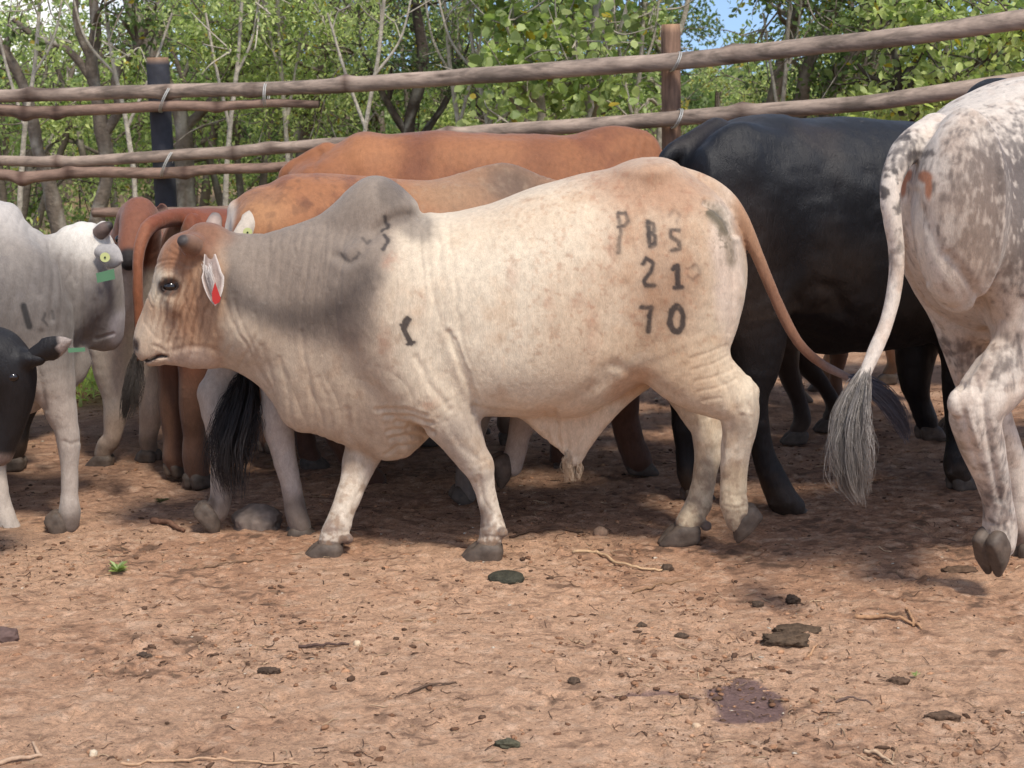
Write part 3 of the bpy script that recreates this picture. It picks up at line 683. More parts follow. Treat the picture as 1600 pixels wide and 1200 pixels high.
    B([(637, 498), (630, 512), (634, 522), (641, 536)], 3.6, .95, 1.5); B([(626, 508), (634, 514), (642, 500)], 2.0, .85, 1.5); B([(636, 538), (647, 534)], 2, .85, 1.5)
    B([(601, 338), (604, 352)], 2, .75); B([(597, 360), (606, 356), (607, 352)], 2.2, .8); B([(601, 368), (607, 376), (599, 390)], 2.3, .75); B([(533, 396), (538, 404), (548, 407), (556, 402), (560, 394)], 1.6, .5); B([(566, 372), (573, 378), (578, 374)], 1.6, .5)
    c = mixa(c, L3(58, 50, 48), np.clip(ink, 0, .93) * near)
    return np.clip(c, 0.005, 0.9)
ears = []
p0, p1 = r.P(327, 398, -.108), r.P(336, 478, -.172)
ev, ef, ec = ear_mesh(p0, p1, r.P(345, 440, -.12) - r.P(305, 440, -.155), .080, .36, .008, L3(176, 156, 146), L3(226, 214, 204)); ears.append((ev, ef, ec))  # pinkish grey inside, darkened to put the ear cup's shading into the colour
p0, p1 = r.P(372, 372, .13), r.P(424, 322, .27)
ev, ef, ec = ear_mesh(p0, p1, r.P(432, 360, .2) - r.P(398, 322, .2), .10, .3, .008, L3(204, 194, 182), L3(196, 182, 166)); ears.append((ev, ef, ec))
HR, HV, HF = build(r, 'zebu_bull', hero_col, M_COAT, .0075, True, hero_disp, ears, 'cream bull with grey hump, brown head and red ear tag, walking left in front', 'cattle in the pen', 'bull', lowf=.004, seed=3)
HB = bvh_of(HV, HF)
link('horn', horn_mesh([r.P(303, 384, -.10), r.P(294, 380, -.135), r.P(286, 376, -.165), r.P(284, 374, -.175)], [r.R(290, 380, 16), r.R(290, 380, 14), r.R(290, 380, 10), r.R(290, 380, 5)], L3(128, 98, 80), L3(62, 56, 54)), HR)
link('horn', horn_mesh([r.P(330, 372, .09), r.P(333, 355, .12), r.P(336, 342, .14), r.P(337, 335, .15)], [r.R(290, 380, 15), r.R(290, 380, 14), r.R(290, 380, 11), r.R(290, 380, 7)], L3(160, 140, 128), L3(120, 110, 104)), HR)
p, n_ = hit(r, HB, 265, 448)
sphere('eye', .024, M_EYE, HR, tuple(p + np.array([0, .009, 0])), (1.1, .8, .85))
sphere('eye', .024, M_EYE, HR, (p[0], -p[1] - .009, p[2]), (1.1, .8, .85))
def eyelid(rig, parent, p, col, rr=.0235):
    pts = [(p[0] + rr * 1.15 * math.cos(t), p[1] - .002 + .005 * abs(math.cos(t)), p[2] + rr * .72 * math.sin(t) + .003 * math.cos(t)) for t in np.linspace(0, 2 * math.pi, 25)]
    v, f = tubes(np.array(pts)[None], np.full((1, 25), .0048), 8)
    link('eyelid', mesh_np('eyelid', v, f, M_HORN, True, np.tile(col, (len(v), 1))), parent)
eyelid(r, HR, p, L3(44, 34, 30))
# ear tags
def leaf_tag(name, pts, th, mat, parent):
    """a thin plate from a local outline (list of 3D points)"""
    P = np.array(pts); n = np.cross(P[1] - P[0], P[2] - P[0]); n /= np.linalg.norm(n); k = len(P)
    v = np.vstack([P + n * th / 2, P - n * th / 2]); side = np.array([(i, k + i, k + (i + 1) % k, (i + 1) % k) for i in range(k)])
    return link(name, mesh_np(name, v, [np.arange(k)[None], np.arange(k)[::-1][None] + k, side], mat, False), parent)
leaf_tag('ear_tag', [r.P(x, y, -.205) for x, y in ((336, 441), (341, 455), (345, 466), (343, 472), (336, 476), (332, 470), (331, 458))], .003, M_TAGR, HR)
def disc(name, c, nrm, R_, th, mat, parent, n=24):
    q = Vector(nrm).to_track_quat('Z', 'Y').to_matrix(); v = []
    for z in (0, th):
        for k in range(n): v.append(tuple(Vector(c) + q @ Vector((R_ * math.cos(6.2832 * k / n), R_ * math.sin(6.2832 * k / n), z))))
    return link(name, mesh_np(name, v, [np.arange(n)[::-1][None], np.arange(n)[None] + n, np.array([(k, (k + 1) % n, n + (k + 1) % n, n + k) for k in range(n)])], mat, False), parent)
def button_tag(c, parent, rig, R_=.0165):
    d = disc('ear_tag', c, (.1, -1, .1), R_, .004, M_TAGY, parent)
    e = disc('tag_pin', c + np.array([0, -.004, 0]), (.1, -1, .1), R_ * .2, .004, M_INK, d)
    return d
button_tag(r.P(387, 363, .10), HR, r)
tuft(r, [(1322, 588, -.05, 4), (1350, 600, -.05, 12), (1380, 622, -.05, 16), (1402, 650, -.04, 15), (1416, 684, -.03, 9)], 900, 4, L3(62, 62, 72), L3(105, 104, 112), HR)
tuft(r, [(322, 408, -.13, 9), (329, 432, -.165, 10), (335, 462, -.172, 4)], 110, 21, L3(222, 212, 204), L3(206, 194, 184), HR, .0006, 'ear_hair')
tuft(r, [(893, 704, 0, 9), (893, 720, 0, 14), (895, 735, 0, 13), (896, 748, 0, 10)], 520, 5, L3(222, 200, 170), L3(190, 160, 130), HR, .0014, 'sheath_hair')
#@@OTHERS@@
# ------------------------------------------------------------------ the rest of the herd
def plain_col(base, dark=None, belly=None, leg=None, hoofdark=None, speck=None, var=.1, seed=50):
    def f(u, v, co, nr):
        n1 = fbm(co * 3.2, 4, seed); n2 = fbm(co * 11, 4, seed + 7); n3 = fbm(co * 34, 3, seed + 9)
        c = np.tile(base, (len(u), 1)) * (1 + var * n1[:, None])
        if dark is not None: c = mixa(c, dark, .7 * sstep(.0, .45, n1 + .4 * n2))
        if belly is not None: c = mixa(c, belly, .8 * (1 - sstep(.55, .80, co[:, 2] + .08 * n1)))
        if leg is not None: c = mixa(c, leg, .85 * (1 - sstep(.38, .58, co[:, 2] + .08 * n1)))
        if speck is not None: c = mixa(c, speck, .7 * sstep(.1, .5, n3 + .6 * n2))
        c = mixa(c, hoofdark if hoofdark is not None else L3(84, 66, 54), .75 * (1 - sstep(.09, .17, co[:, 2] + .03 * n2)))
        return np.clip(c, 0.004, .9)
    return f
def disp_fold(folds, amp=.0015, seed=9):
    def f(u, v, co, nr):
        d = amp * (np.abs(np.sin((u + .15 * v) / 8.0 + 6 * fbm(co * 3, 2, seed))) - .6) * sstep(0, .5, fbm(co * 2, 2, seed + 1) + .2)
        for pts, w, dep in folds:
            e = seg_dist(u, v, pts) / w; d = d - dep * np.exp(-e * e)
        return d
    return f
def generic(rg, s, H=1.3, feet=((.42, .42), (-.55, -.55)), lift=(0, 0, 0, 0), head='low', hump=True, w=1.0, legr=1.0):
    """a whole animal in metres facing s (+1 right, -1 left); feet = (fore near, fore far), (hind near, hind far)"""
    k_ = H / 1.3
    def X(x): return s * x * k_
    rg.loft([(X(a), t * k_, b * k_, hw * k_ * w) for a, t, b, hw in ((-.80, 1.10, .98, .04), (-.76, 1.17, .88, .10), (-.66, 1.25, .76, .19), (-.5, 1.30, .66, .25), (-.3, 1.285, .58, .29), (-.1, 1.26, .54, .315), (.12, 1.26, .53, .315), (.35, 1.28, .55, .27), (.5, 1.27, .58, .21), (.6, 1.22, .64, .16), (.68, 1.15, .75, .10))], k=.05, metric=True)
    if hump: rg.ell(X(.38), 1.31 * k_, 0, .17 * k_, .11 * k_, .08 * k_, 0, k=.06, metric=True)
    for sg in (-1, 1):
        rg.ell(X(-.52), .98 * k_, .14 * sg * k_, .20 * k_, .30 * k_, .12 * k_, 0, k=.09, metric=True)
        rg.ell(X(.42), .92 * k_, .14 * sg * k_, .13 * k_, .26 * k_, .09 * k_, 0, k=.09, metric=True)
    hd = {'low': [(.55, 1.0, 0, .25, .65), (.80, .86, 0, .18, .65), (.95, .78, 0, .14, .7)], 'up': [(.55, 1.0, 0, .25, .65), (.80, 1.10, 0, .18, .65), (.95, 1.20, 0, .14, .7)]}[head]
    rg.chain([(X(a), z * k_, b, q * k_, y) for a, z, b, q, y in hd], k=.08, metric=True)
    hx, hz = hd[-1][0], hd[-1][1]
    rg.chain([(X(hx), (hz + .02) * k_, 0, .12 * k_, .85), (X(hx + .12), (hz - .10) * k_, 0, .095 * k_, .9), (X(hx + .23), (hz - .26) * k_, 0, .068 * k_, .95), (X(hx + .27), (hz - .33) * k_, 0, .058 * k_, 1.1)], k=.03, metric=True)
    for j, (x, sg) in enumerate(((feet[0][0], -1), (feet[0][1], 1))):
        b = .15 * sg; zz = lift[j]; L = legr
        rg.chain([(X(.42), .85 * k_, b, .13, .6), (X(.42 + (x - .42) * .25), .62 * k_, b, .082 * L, .9), (X(.42 + (x - .42) * .6 + .03), .40 * k_ + zz * .3, b * .9, .055 * L, 1), (X(.42 + (x - .42) * .9), .21 + zz * .8, b * .85, .036 * L, 1), (X(x - .01), .115 + zz, b * .85, .041 * L, 1.05), (X(x + .015), .07 + zz, b * .85, .038 * L, 1.1)], k=.04, metric=True)
        rg.hooves.append(((X(x + .02), b * .85, .075 + zz), s, zz * 150, 1.0, 0))
    for j, (x, sg) in enumerate(((feet[1][0], -1), (feet[1][1], 1))):
        b = .15 * sg; zz = lift[2 + j]; d = x + .55; L = legr
        rg.chain([(X(-.52), .92 * k_, b, .17, .6), (X(-.50 + d * .3), .70 * k_, b, .125 * L, .7), (X(-.63 + d * .7), .47 * k_ + zz * .4, b * .9, .062 * L, .95), (X(-.61 + d * .85), .34 * k_ + zz * .7, b * .85, .044 * L, 1), (X(-.585 + d), .2 + zz, b * .85, .038 * L, 1), (X(x - .01), .115 + zz, b * .85, .042 * L, 1.05), (X(x + .015), .07 + zz, b * .85, .038 * L, 1.1)], k=.04, metric=True)
        rg.hooves.append(((X(x + .02), b * .85, .075 + zz), s, zz * 150, 1.0, 0))
    rg.chain([(X(-.74), 1.16 * k_, 0, .04, 1), (X(-.84), 1.05 * k_, 0, .028, 1), (X(-.87), .8 * k_, 0, .019, 1), (X(-.86), .55 * k_, 0, .012, 1)], k=.03, metric=True)
def gears(rg, s, k_, hx, hz, cin, cout, L=.2):
    E = []
    for sg in (-1, 1):
        E.append(ear_mesh((s * (hx - .02) * k_, .09 * sg, (hz + .05) * k_), (s * (hx - .08) * k_, (.09 + L) * sg, (hz + .0) * k_), (s * 1, 0, .3), .10, .3, .007, cin, cout))
    return E
def metric_tuft(rg, pts, n, seed, c0, c1, root):
    g = rg.P; R_ = rg.R; rg.P = lambda a, z, b=0: np.array([a, b, z]); rg.R = lambda a, z, q, b=0: q
    tuft(rg, pts, n, seed, c0, c1, root); rg.P, rg.R = g, R_

# --- black bull behind, facing right and away
B_ = Rig(1300, 6.45, 24); r = B_; r.pb = -.3
r.loft([(1052, 268, 330, .05), (1066, 236, 380, .12), (1100, 205, 430, .20), (1137, 194, 470, .25), (1178, 178, 500, .29), (1203, 177, 512, .31), (1240, 184, 522, .33), (1300, 182, 540, .345), (1350, 184, 548, .35), (1412, 190, 540, .34), (1450, 190, 530, .31), (1500, 186, 535, .28), (1560, 180, 560, .24), (1620, 200, 560, .19), (1680, 225, 530, .13)], k=.05, pw=2.4)
r.ell(1155, 330, -.17, 85, 135, .12, 0, k=.1); r.ell(1155, 330, .17, 85, 135, .12, 0, k=.1)
r.ell(1520, 400, -.17, 60, 110, .09, 0, k=.09); r.ell(1520, 400, .17, 60, 110, .09, 0, k=.09)
r.ell(1560, 165, 0, 62, 42, .09, -5, k=.06)
r.ell(1300, 510, 0, 60, 40, .12, 15, k=.06)
r.chain([(1650, 320, 0, 105, .6), (1740, 350, 0, 80, .6), (1800, 360, 0, 58, .7), (1850, 420, 0, 46, .85), (1880, 480, 0, 32, .9)], k=.06)
r.chain([(1150, 400, -.18, 90, .55), (1170, 480, -.20, 72, .6), (1178, 545, -.20, 52, .75), (1172, 605, -.19, 33, .9), (1178, 650, -.18, 24, .95), (1192, 705, -.17, 21, .95), (1208, 750, -.17, 22, 1), (1222, 780, -.17, 24.5, 1.1), (1236, 795, -.17, 22, 1.1)], k=.05)
hoof(r, 1238, 787, -.17, 1, 4, 1.15)
r.chain([(1140, 400, .15, 85, .5), (1110, 500, .15, 58, .6), (1078, 590, .13, 36, .9), (1070, 640, .12, 24, .95), (1073, 700, .12, 19, .95), (1078, 745, .12, 20, 1), (1086, 764, .12, 19, 1.1)], k=.05)
hoof(r, 1088, 760, .12, 1, 0, 1.1)
r.chain([(1520, 450, -.16, 80, .6), (1515, 560, -.16, 48, .8), (1508, 640, -.15, 32, .95), (1500, 690, -.15, 21, .95), (1494, 722, -.15, 21, 1), (1500, 745, -.15, 19, 1.1)], k=.05)
hoof(r, 1503, 742, -.15, 1, 0, 1.1)
r.chain([(1480, 450, .15, 70, .6), (1436, 530, .14, 38, .8), (1430, 590, .13, 26, .95), (1436, 625, .13, 18, .95), (1446, 655, .13, 18, 1), (1450, 668, .13, 17, 1.1)], k=.05)
hoof(r, 1452, 664, .13, 1, 0, 1.05)
for x, y, b in ((1206, 786, -.17), (1486, 738, -.15)):
    for db in (-.02, .02): r.ell(x, y, b + db, 8, 7, .016, 30, k=.008)
r.chain([(1120, 206, 0, 24), (1080, 222, 0, 19), (1050, 238, 0, 16), (1036, 258, 0, 13), (1026, 300, .02, 12), (1022, 380, .03, 10), (1022, 470, .03, 8)], k=.03)
cE = gears(r, 1, 1, 0, 0, L3(60, 50, 48), L3(20, 20, 22))
def black_col(u, v, co, nr):
    n1 = fbm(co * 4, 3, 3); n2 = fbm(co * 30, 3, 4); c = np.tile(L3(20, 20, 25), (len(u), 1)) * (1 + .3 * n1[:, None])
    c = mixa(c, L3(58, 46, 38), .5 * sstep(0, .5, n1) * (co[:, 2] > .8)); c = mixa(c, L3(84, 66, 52), .6 * (1 - sstep(.07, .2, co[:, 2] + .06 * n2)))
    c = mixa(c, L3(70, 52, 40), .35 * blob(u, v, 1150, 420, 70, 120)); c = mixa(c, L3(90, 86, 80), .5 * (sstep(.66, .72, n2) * (co[:, 2] > .5)))
    return c
BK, bv, bf = build(r, 'black_bull', black_col, M_BLACK, .012, True, disp_fold([([(1270, 190), (1286, 250), (1320, 330), (1330, 420)], 16, .005), ([(1250, 470), (1275, 445), (1305, 452), (1320, 490)], 12, .008), ([(1215, 240), (1225, 330), (1215, 420)], 20, .006)], .001), [], 'big solid black bull standing behind the cream bull, facing right', 'cattle in the pen', 'bull', lowf=.012, seed=8)
metric_tuft(r, [tuple(list(r.P(1022, 470, .03))[i] for i in (0, 2, 1)) + (.01,), tuple(list(r.P(1020, 540, .03))[i] for i in (0, 2, 1)) + (.04,), tuple(list(r.P(1022, 600, .03))[i] for i in (0, 2, 1)) + (.03,)], 300, 6, L3(24, 22, 24), L3(50, 44, 42), BK)

# --- speckled grey bull at the right edge, seen from behind, walking right and away
C_ = Rig(1560, 5.30, 38); r = C_; r.pb = -.3
r.loft([(1432, 250, 330, .06), (1446, 214, 400, .14), (1470, 192, 450, .20), (1500, 172, 490, .25), (1540, 146, 520, .30), (1575, 126, 540, .33), (1610, 116, 556, .345), (1680, 112, 580, .35), (1800, 120, 610, .36), (1900, 110, 620, .34), (1960, 100, 620, .3), (2050, 110, 600, .22), (2120, 150, 560, .14)], k=.05, pw=2.4, wz=.5)
r.ell(1500, 330, -.16, 75, 150, .14, 0, k=.10); r.ell(1500, 330, .15, 75, 150, .13, 0, k=.10)
r.ell(1920, 90, 0, 75, 50, .09, 0, k=.06)
r.ell(1980, 380, -.16, 80, 150, .10, 0, k=.1); r.ell(1980, 380, .16, 80, 150, .10, 0, k=.1)
r.chain([(2100, 250, 0, 110, .6), (2220, 280, 0, 85, .6), (2290, 300, 0, 62, .7), (2350, 370, 0, 52, .85), (2390, 440, 0, 36, .9)], k=.06)
# the lit leg (left in view, far side of the animal) and the near leg at the edge
r.chain([(1600, 380, -.18, 110, .7), (1610, 470, -.19, 88, .75), (1594, 545, -.19, 64, .8), (1552, 600, -.18, 52, .9), (1524, 640, -.17, 43, .95), (1533, 690, -.165, 36, 1), (1549, 740, -.16, 28, .95), (1559, 785, -.155, 25, .95), (1562, 826, -.15, 28, 1), (1562, 850, -.15, 24, 1.05)], k=.045)
r.ell(1496, 628, -.17, 20, 24, .03, -20, k=.02); r.ell(1545, 640, -.22, 20, 36, .03, 10, k=.03)
hoof(r, 1563, 848, -.15, 1, 62, 1.25, 0)
r.chain([(1490, 380, .12, 84, .7), (1500, 460, .13, 62, .75), (1513, 540, .12, 43, .85), (1530, 600, .11, 37, .95), (1562, 680, .10, 30, .95), (1588, 760, .09, 23, .95), (1598, 820, .08, 24, 1), (1602, 842, .08, 22, 1.05)], k=.045)
hoof(r, 1604, 844, .08, 1, 4, 1.2, 0)
for sg, x in ((-.17, 1990), (.17, 1930)): 
    r.chain([(x, 450, sg, 80, .7), (x, 560, sg, 46, .9), (x, 680, sg, 34, 1), (x, 740, sg, 22, 1), (x, 775, sg, 24, 1), (x + 8, 795, sg, 22, 1)], k=.05); hoof(r, x + 10, 795, sg, 1, 0, 1.1)
CT = [(1462, 205, 0, 30), (1440, 216, -.01, 26), (1415, 236, -.02, 22), (1398, 266, -.03, 19), (1391, 300, -.04, 16.5), (1395, 345, -.05, 15), (1401, 395, -.05, 13.5), (1399, 440, -.05, 12.5), (1386, 500, -.05, 11.5), (1364, 555, -.05, 11), (1344, 600, -.05, 10), (1335, 625, -.05, 7)]
r.chain(CT, k=.018)
def cc(u, v, co, nr):
    n1 = fbm(co * 4, 4, 61); n2 = fbm(co * 16, 4, 62); n3 = fbm(co * 48, 3, 63); n4 = fbm(np.stack([co[:, 0] * 20, co[:, 1] * 20, co[:, 2] * 60], 1), 3, 64)
    c = np.tile(L3(222, 208, 193), (len(u), 1)) * (1 + .08 * n1[:, None])
    c = mixa(c, L3(196, 168, 146), .5 * sstep(-.1, .4, n2))
    g = (.95 * blob(u + 20 * n1, v + 20 * n2, 1605, 310, 85, 120, 8, .8) + .30 * blob(u, v, 1500, 300, 60, 110, 0, .9) + .5 * blob(u + 20 * n2, v, 1585, 560, 70, 30, -35, .8) + .45 * blob(u, v, 1565, 760, 40, 90, 0, .7) + .6 * blob(u, v, 1412, 240, 34, 30, -50, .7) + .12).clip(0, 1)
    n6 = fbm(np.stack([co[:, 0] * 85, co[:, 1] * 85, co[:, 2] * 30], 1), 4, 66)
    c = mixa(c, L3(104, 96, 94), .78 * sstep(.2, 1.0, g + .25 * n2))
    c = mixa(c, L3(80, 73, 72), (.76 * sstep(.25, .95, g + .75 * n6 + .40 * n3 + .22 * n2)))
    c = mixa(c, L3(236, 222, 206), .45 * sstep(.1, .5, -n6 - .3 * n3) * g)
    c = mixa(c, L3(150, 128, 116), .35 * sstep(0, .35, n4) * (v > 560)); c = mixa(c, L3(176, 150, 128), .5 * blob(u, v, 1520, 420, 60, 160, 0, .9))
    c = mixa(c, L3(172, 108, 72), .9 * np.clip(blob(u + 3 * n3, v + 3 * n3, 1445, 276, 12, 9, 10, .4) + blob(u + 3 * n3, v, 1451, 294, 6, 18, 0, .4), 0, 1) * (u > 1434))
    c = mixa(c, L3(58, 48, 46), .8 * st([(1420, 246), (1440, 240), (1456, 240)], u + 4 * n3, v + 6 * n3, 4, 5) * (u > 1400))
    c = mixa(c, L3(130, 110, 84), .7 * (st([(1482, 600), (1478, 640), (1492, 690), (1520, 740)], u, v, 7, 8) * sstep(-.3, .3, n2)))
    c = mixa(c, L3(60, 54, 54), .85 * sstep(-.12, .3, n3 + n2 * .7) * st([(x, y) for x, y, _, _ in CT[1:7]], u, v, 22, 4) * (u < 1424) * (1 - .6 * sstep(300, 420, v)))
    c = mixa(c, L3(112, 84, 70), .8 * (1 - sstep(.05, .16, co[:, 2] + .04 * n2)))
    return np.clip(c, .01, .9)
CR, cv, cf = build(r, 'speckled_bull', cc, M_COAT, .010, True, disp_fold([([(1500, 600), (1524, 560), (1542, 510), (1530, 470), (1506, 430), (1480, 400)], 9, .014), ([(1500, 560), (1540, 530), (1560, 500)], 7, .008), ([(1432, 300), (1436, 380), (1446, 440)], 6, .008), ([(1556, 560), (1534, 620), (1548, 700), (1562, 780)], 7, .011), ([(1500, 600), (1508, 660), (1530, 740)], 5, .006), ([(1520, 590), (1512, 640), (1530, 700)], 4, -.005), ([(1440, 330), (1470, 400), (1510, 470)], 9, .006), ([(1540, 815), (1560, 822), (1582, 815)], 4, .004), ([(1600, 470), (1580, 540), (1596, 600)], 8, .008)], .001, 12), [], 'white bull with dark grey speckles at the right edge, rump to the viewer', 'cattle in the pen', 'bull', lowf=.006, seed=12)
tuft(r, [(1354, 575, -.05, 7), (1338, 620, -.05, 20), (1324, 675, -.06, 31), (1326, 730, -.08, 30), (1340, 775, -.09, 15)], 2400, 14, L3(112, 104, 98), L3(160, 152, 144), CR, .0010)

# --- grey bull at the left, walking right, head turned away
D_ = Rig(20, 6.02, 12); r = D_; r.pb = -.25
r.loft([(-560, 390, 470, .06), (-545, 350, 560, .15), (-480, 318, 600, .24), (-400, 305, 620, .29), (-280, 312, 640, .33), (-160, 322, 648, .34), (-60, 322, 650, .31), (0, 322, 650, .27), (30, 330, 648, .23), (55, 349, 640, .19), (78, 366, 620, .15), (96, 372, 600, .12), (112, 376, 580, .08)], k=.05, pw=2.2, wz=.5)
r.ell(-40, 344, 0, 72, 30, .10, 8, k=.05)
r.chain([(40, 470, 0, 100, .62), (85, 460, 0, 80, .62), (118, 445, 0, 62, .7), (135, 410, .02, 46, .8)], k=.05)
r.chain([(112, 382, .02, 30, 1.0), (138, 378, .03, 31, 1.05), (154, 402, .03, 33, 1.0), (160, 440, .05, 32, .95), (165, 480, .07, 29, .9), (170, 512, .08, 25, .95), (173, 526, .09, 20, 1.1)], k=.03)
r.chain([(140, 430, .03, 46, .7), (146, 490, .05, 44, .7), (150, 520, .06, 28, .8), (165, 536, .08, 13, .9)], k=.03)
r.chain([(60, 560, 0, 60, .5), (95, 575, 0, 38, .5), (118, 565, 0, 26, .5)], k=.05)
r.ell(48, 480, -.15, 58, 100, .10, 12, k=.09); r.ell(48, 480, .15, 58, 100, .10, 12, k=.09)
r.chain([(45, 500, -.16, 62, .6), (72, 570, -.17, 44, .8), (88, 620, -.16, 30, .95), (102, 664, -.155, 21, 1), (108, 694, -.15, 18.5, 1), (109, 730, -.15, 14, .95), (109, 770, -.15, 13.5, 1), (109, 800, -.15, 18, 1.1), (107, 820, -.15, 17, 1.1)], k=.045)
hoof(r, 107, 818, -.15, 1, 62, 1.1)
r.chain([(30, 500, .14, 60, .6), (0, 600, .13, 40, .85), (-14, 680, .10, 25, 1), (-6, 740, .05, 15, .95), (4, 790, .0, 14, .95), (14, 822, -.04, 19, 1), (20, 838, -.06, 18, 1.1)], k=.04)
hoof(r, 22, 834, -.06, 1, 0, 1.08)
for sg, x in ((-.17, -430), (.17, -500)):
    r.chain([(x, 430, sg, 100, .6), (x + 6, 560, sg, 60, .8), (x - 25, 650, sg, 32, 1), (x - 20, 740, sg, 20, 1), (x - 10, 800, sg, 20, 1), (x, 820 - 60 * (sg > 0), sg, 18, 1)], k=.05); hoof(r, x, 822 - 50 * (sg > 0), sg, 1, 0, 1.1)
r.chain([(-552, 370, 0, 20), (-575, 420, 0, 14), (-580, 520, 0, 10), (-578, 600, 0, 7)], k=.03)
r.chain([(158, 362, -.02, 14, 1), (163, 356, -.04, 12, 1)], k=.015)
def dc(u, v, co, nr):
    n1 = fbm(co * 4, 4, 71); n2 = fbm(co * 13, 4, 72); n3 = fbm(co * 40, 3, 73); g0 = L3(158, 148, 138)
    c = np.tile(g0, (len(u), 1)) * (1 + .10 * n1[:, None] + .06 * n2[:, None])
    c = mixa(c, L3(232, 224, 212), .9 * blob(u + 10 * n2, v + 8 * n2, 128, 368, 62, 36, 10, .5)); c = mixa(c, L3(206, 198, 190), .7 * (1 - sstep(330, 385, v - .35 * u + 8 * n2)) * (u < 80))
    c = mixa(c, L3(104, 97, 92), .92 * blob(u + 10 * n2, v, 96, 480, 44, 100, -14, .8)); c = mixa(c, L3(108, 100, 95), .75 * blob(u + 16 * n2, v + 12 * n1, 10, 490, 75, 90, 0, .8)); c = mixa(c, L3(104, 98, 98), .7 * blob(u, v + 8 * n2, 160, 480, 30, 60, 0, .6))
    c = mixa(c, L3(190, 184, 188), .8 * blob(u, v, 188, 520, 18, 30)); c = mixa(c, L3(122, 114, 110), .5 * sstep(0, .4, n2) * (v > 400) * (u < 60))
    c = mixa(c, L3(194, 180, 168), .8 * sstep(560, 640, v)); c = mixa(c, L3(96, 80, 70), .8 * sstep(780, 815, v + 8 * n2) * (u > 60))
    c = mixa(c, L3(44, 42, 42), .9 * (st([(37, 478), (41, 494), (46, 510)], u, v, 4.5, 2.5) + .7 * st([(70, 490), (66, 500), (74, 508)], u + 2 * n3, v, 1.6, 2) + .5 * st([(82, 486), (84, 498)], u, v, 1.6, 2)).clip(0, 1) * (co[:, 1] < 0))
    return np.clip(c, .01, .9)
E = [ear_mesh(r.P(150, 392, -.09), r.P(192, 408, -.17), r.P(152, 430, -.12) - r.P(160, 385, -.12), .10, .3, .008, L3(186, 176, 168), L3(170, 164, 160)),
     ear_mesh(r.P(150, 372, .15), r.P(160, 352, .24), r.P(168, 372, .2) - r.P(140, 372, .2), .07, .3, .008, L3(150, 140, 130), L3(120, 112, 104))]
DR, dv_, df_ = build(r, 'grey_bull', dc, M_COAT, .010, True, disp_fold([([(35, 330), (60, 380), (100, 420), (112, 470)], 7, .006), ([(58, 345), (90, 400), (118, 440)], 5, .005), ([(110, 500), (104, 440), (128, 400)], 4, .003), ([(70, 640), (60, 580), (64, 520)], 5, .006), ([(150, 530), (164, 527), (176, 524)], 3, .006), ([(95, 400), (100, 450), (92, 520)], 4, .005), ([(112, 400), (120, 460), (114, 540)], 4, .005), ([(130, 410), (134, 470), (130, 540)], 3, .004), ([(78, 380), (84, 430), (80, 500)], 4, .005), ([(148, 470), (152, 500), (146, 530)], 3, .004), ([(0, 350), (40, 400), (60, 460)], 6, .005), ([(100, 690), (112, 694), (124, 690)], 3, .003)], .0030, 15), E, 'pale grey bull at the left with a green ear tag, head turned away', 'cattle in the pen', 'bull', lowf=.006, seed=15)
button_tag(r.P(164, 402, -.165), DR, r, .018)
leaf_tag('ear_tag', [r.P(x, y, -.185) for x, y in ((150, 427), (178, 420), (180, 436), (152, 442))], .003, M_TAGG, DR)
for k in range(5): leaf_tag('tag_mark', [r.P(x, y, -.190) for x, y in ((153 + 5 * k, 428 - k), (155.6 + 5 * k, 427.5 - k), (156.6 + 5 * k, 438 - k), (154 + 5 * k, 438.5 - k))], .001, M_INK, DR.children[-1])
link('horn', horn_mesh([r.P(156, 364, -.03), r.P(162, 358, -.05), r.P(170, 353, -.06), r.P(175, 352, -.065)], [r.R(160, 360, 12), r.R(160, 360, 11), r.R(160, 360, 8), r.R(160, 360, 4)], L3(110, 92, 84), L3(60, 54, 52)), DR)

# --- black cow, only its lowered head reaches in at the left edge
E_ = Rig(-60, 5.34, 4); r = E_
r.loft([(-640, 420, 500, .06), (-620, 400, 560, .15), (-540, 385, 620, .25), (-400, 390, 700, .31), (-280, 400, 700, .30), (-200, 420, 690, .22), (-140, 450, 680, .14)], k=.05)
r.chain([(-190, 540, 0, 110, .6), (-110, 560, 0, 88, .65), (-50, 565, 0, 66, .8), (-15, 570, 0, 56, .9)], k=.06)
r.chain([(-8, 562, 0, 52, .95), (10, 580, 0, 46, 1), (16, 615, 0, 38, .95), (12, 655, 0, 30, .95), (4, 690, 0, 25, 1), (0, 708, 0, 22, 1.1)], k=.03)
for sg, x in ((-.16, -230), (.16, -190), (-.17, -560), (.17, -600)):
    y0 = 905 - (50 if sg > 0 else 0); r.chain([(x, 520, sg, 80, .7), (x, 640, sg, 50, .9), (x, 740, sg, 28, 1), (x, y0 - 70, sg, 20, 1), (x, y0 - 40, sg, 22, 1), (x, y0 - 28, sg, 20, 1)], k=.05); hoof(r, x, y0 - 30, sg, 1, 0, 1)
r.chain([(45, 560, -.05, 16, 1), (62, 560, -.06, 12, 1)], k=.02)
def ec_(u, v, co, nr):
    n = fbm(co * 8, 3, 5); c = np.tile(L3(30, 27, 28), (len(u), 1)) * (1 + .2 * n[:, None]); return mixa(c, L3(150, 128, 116), .8 * sstep(704, 716, v + 4 * n) * (u > -30) * (v < 760))
EE = [ear_mesh(r.P(40, 562, -.06), r.P(112, 531, -.10), r.P(70, 590, -.06) - r.P(66, 540, -.08), .085, .3, .009, L3(58, 48, 46), L3(34, 30, 30))]
EE[0][2][:] = np.where((EE[0][0][:, 0] > r.P(92, 540, -.08)[0])[:, None], L3(176, 160, 150), EE[0][2])
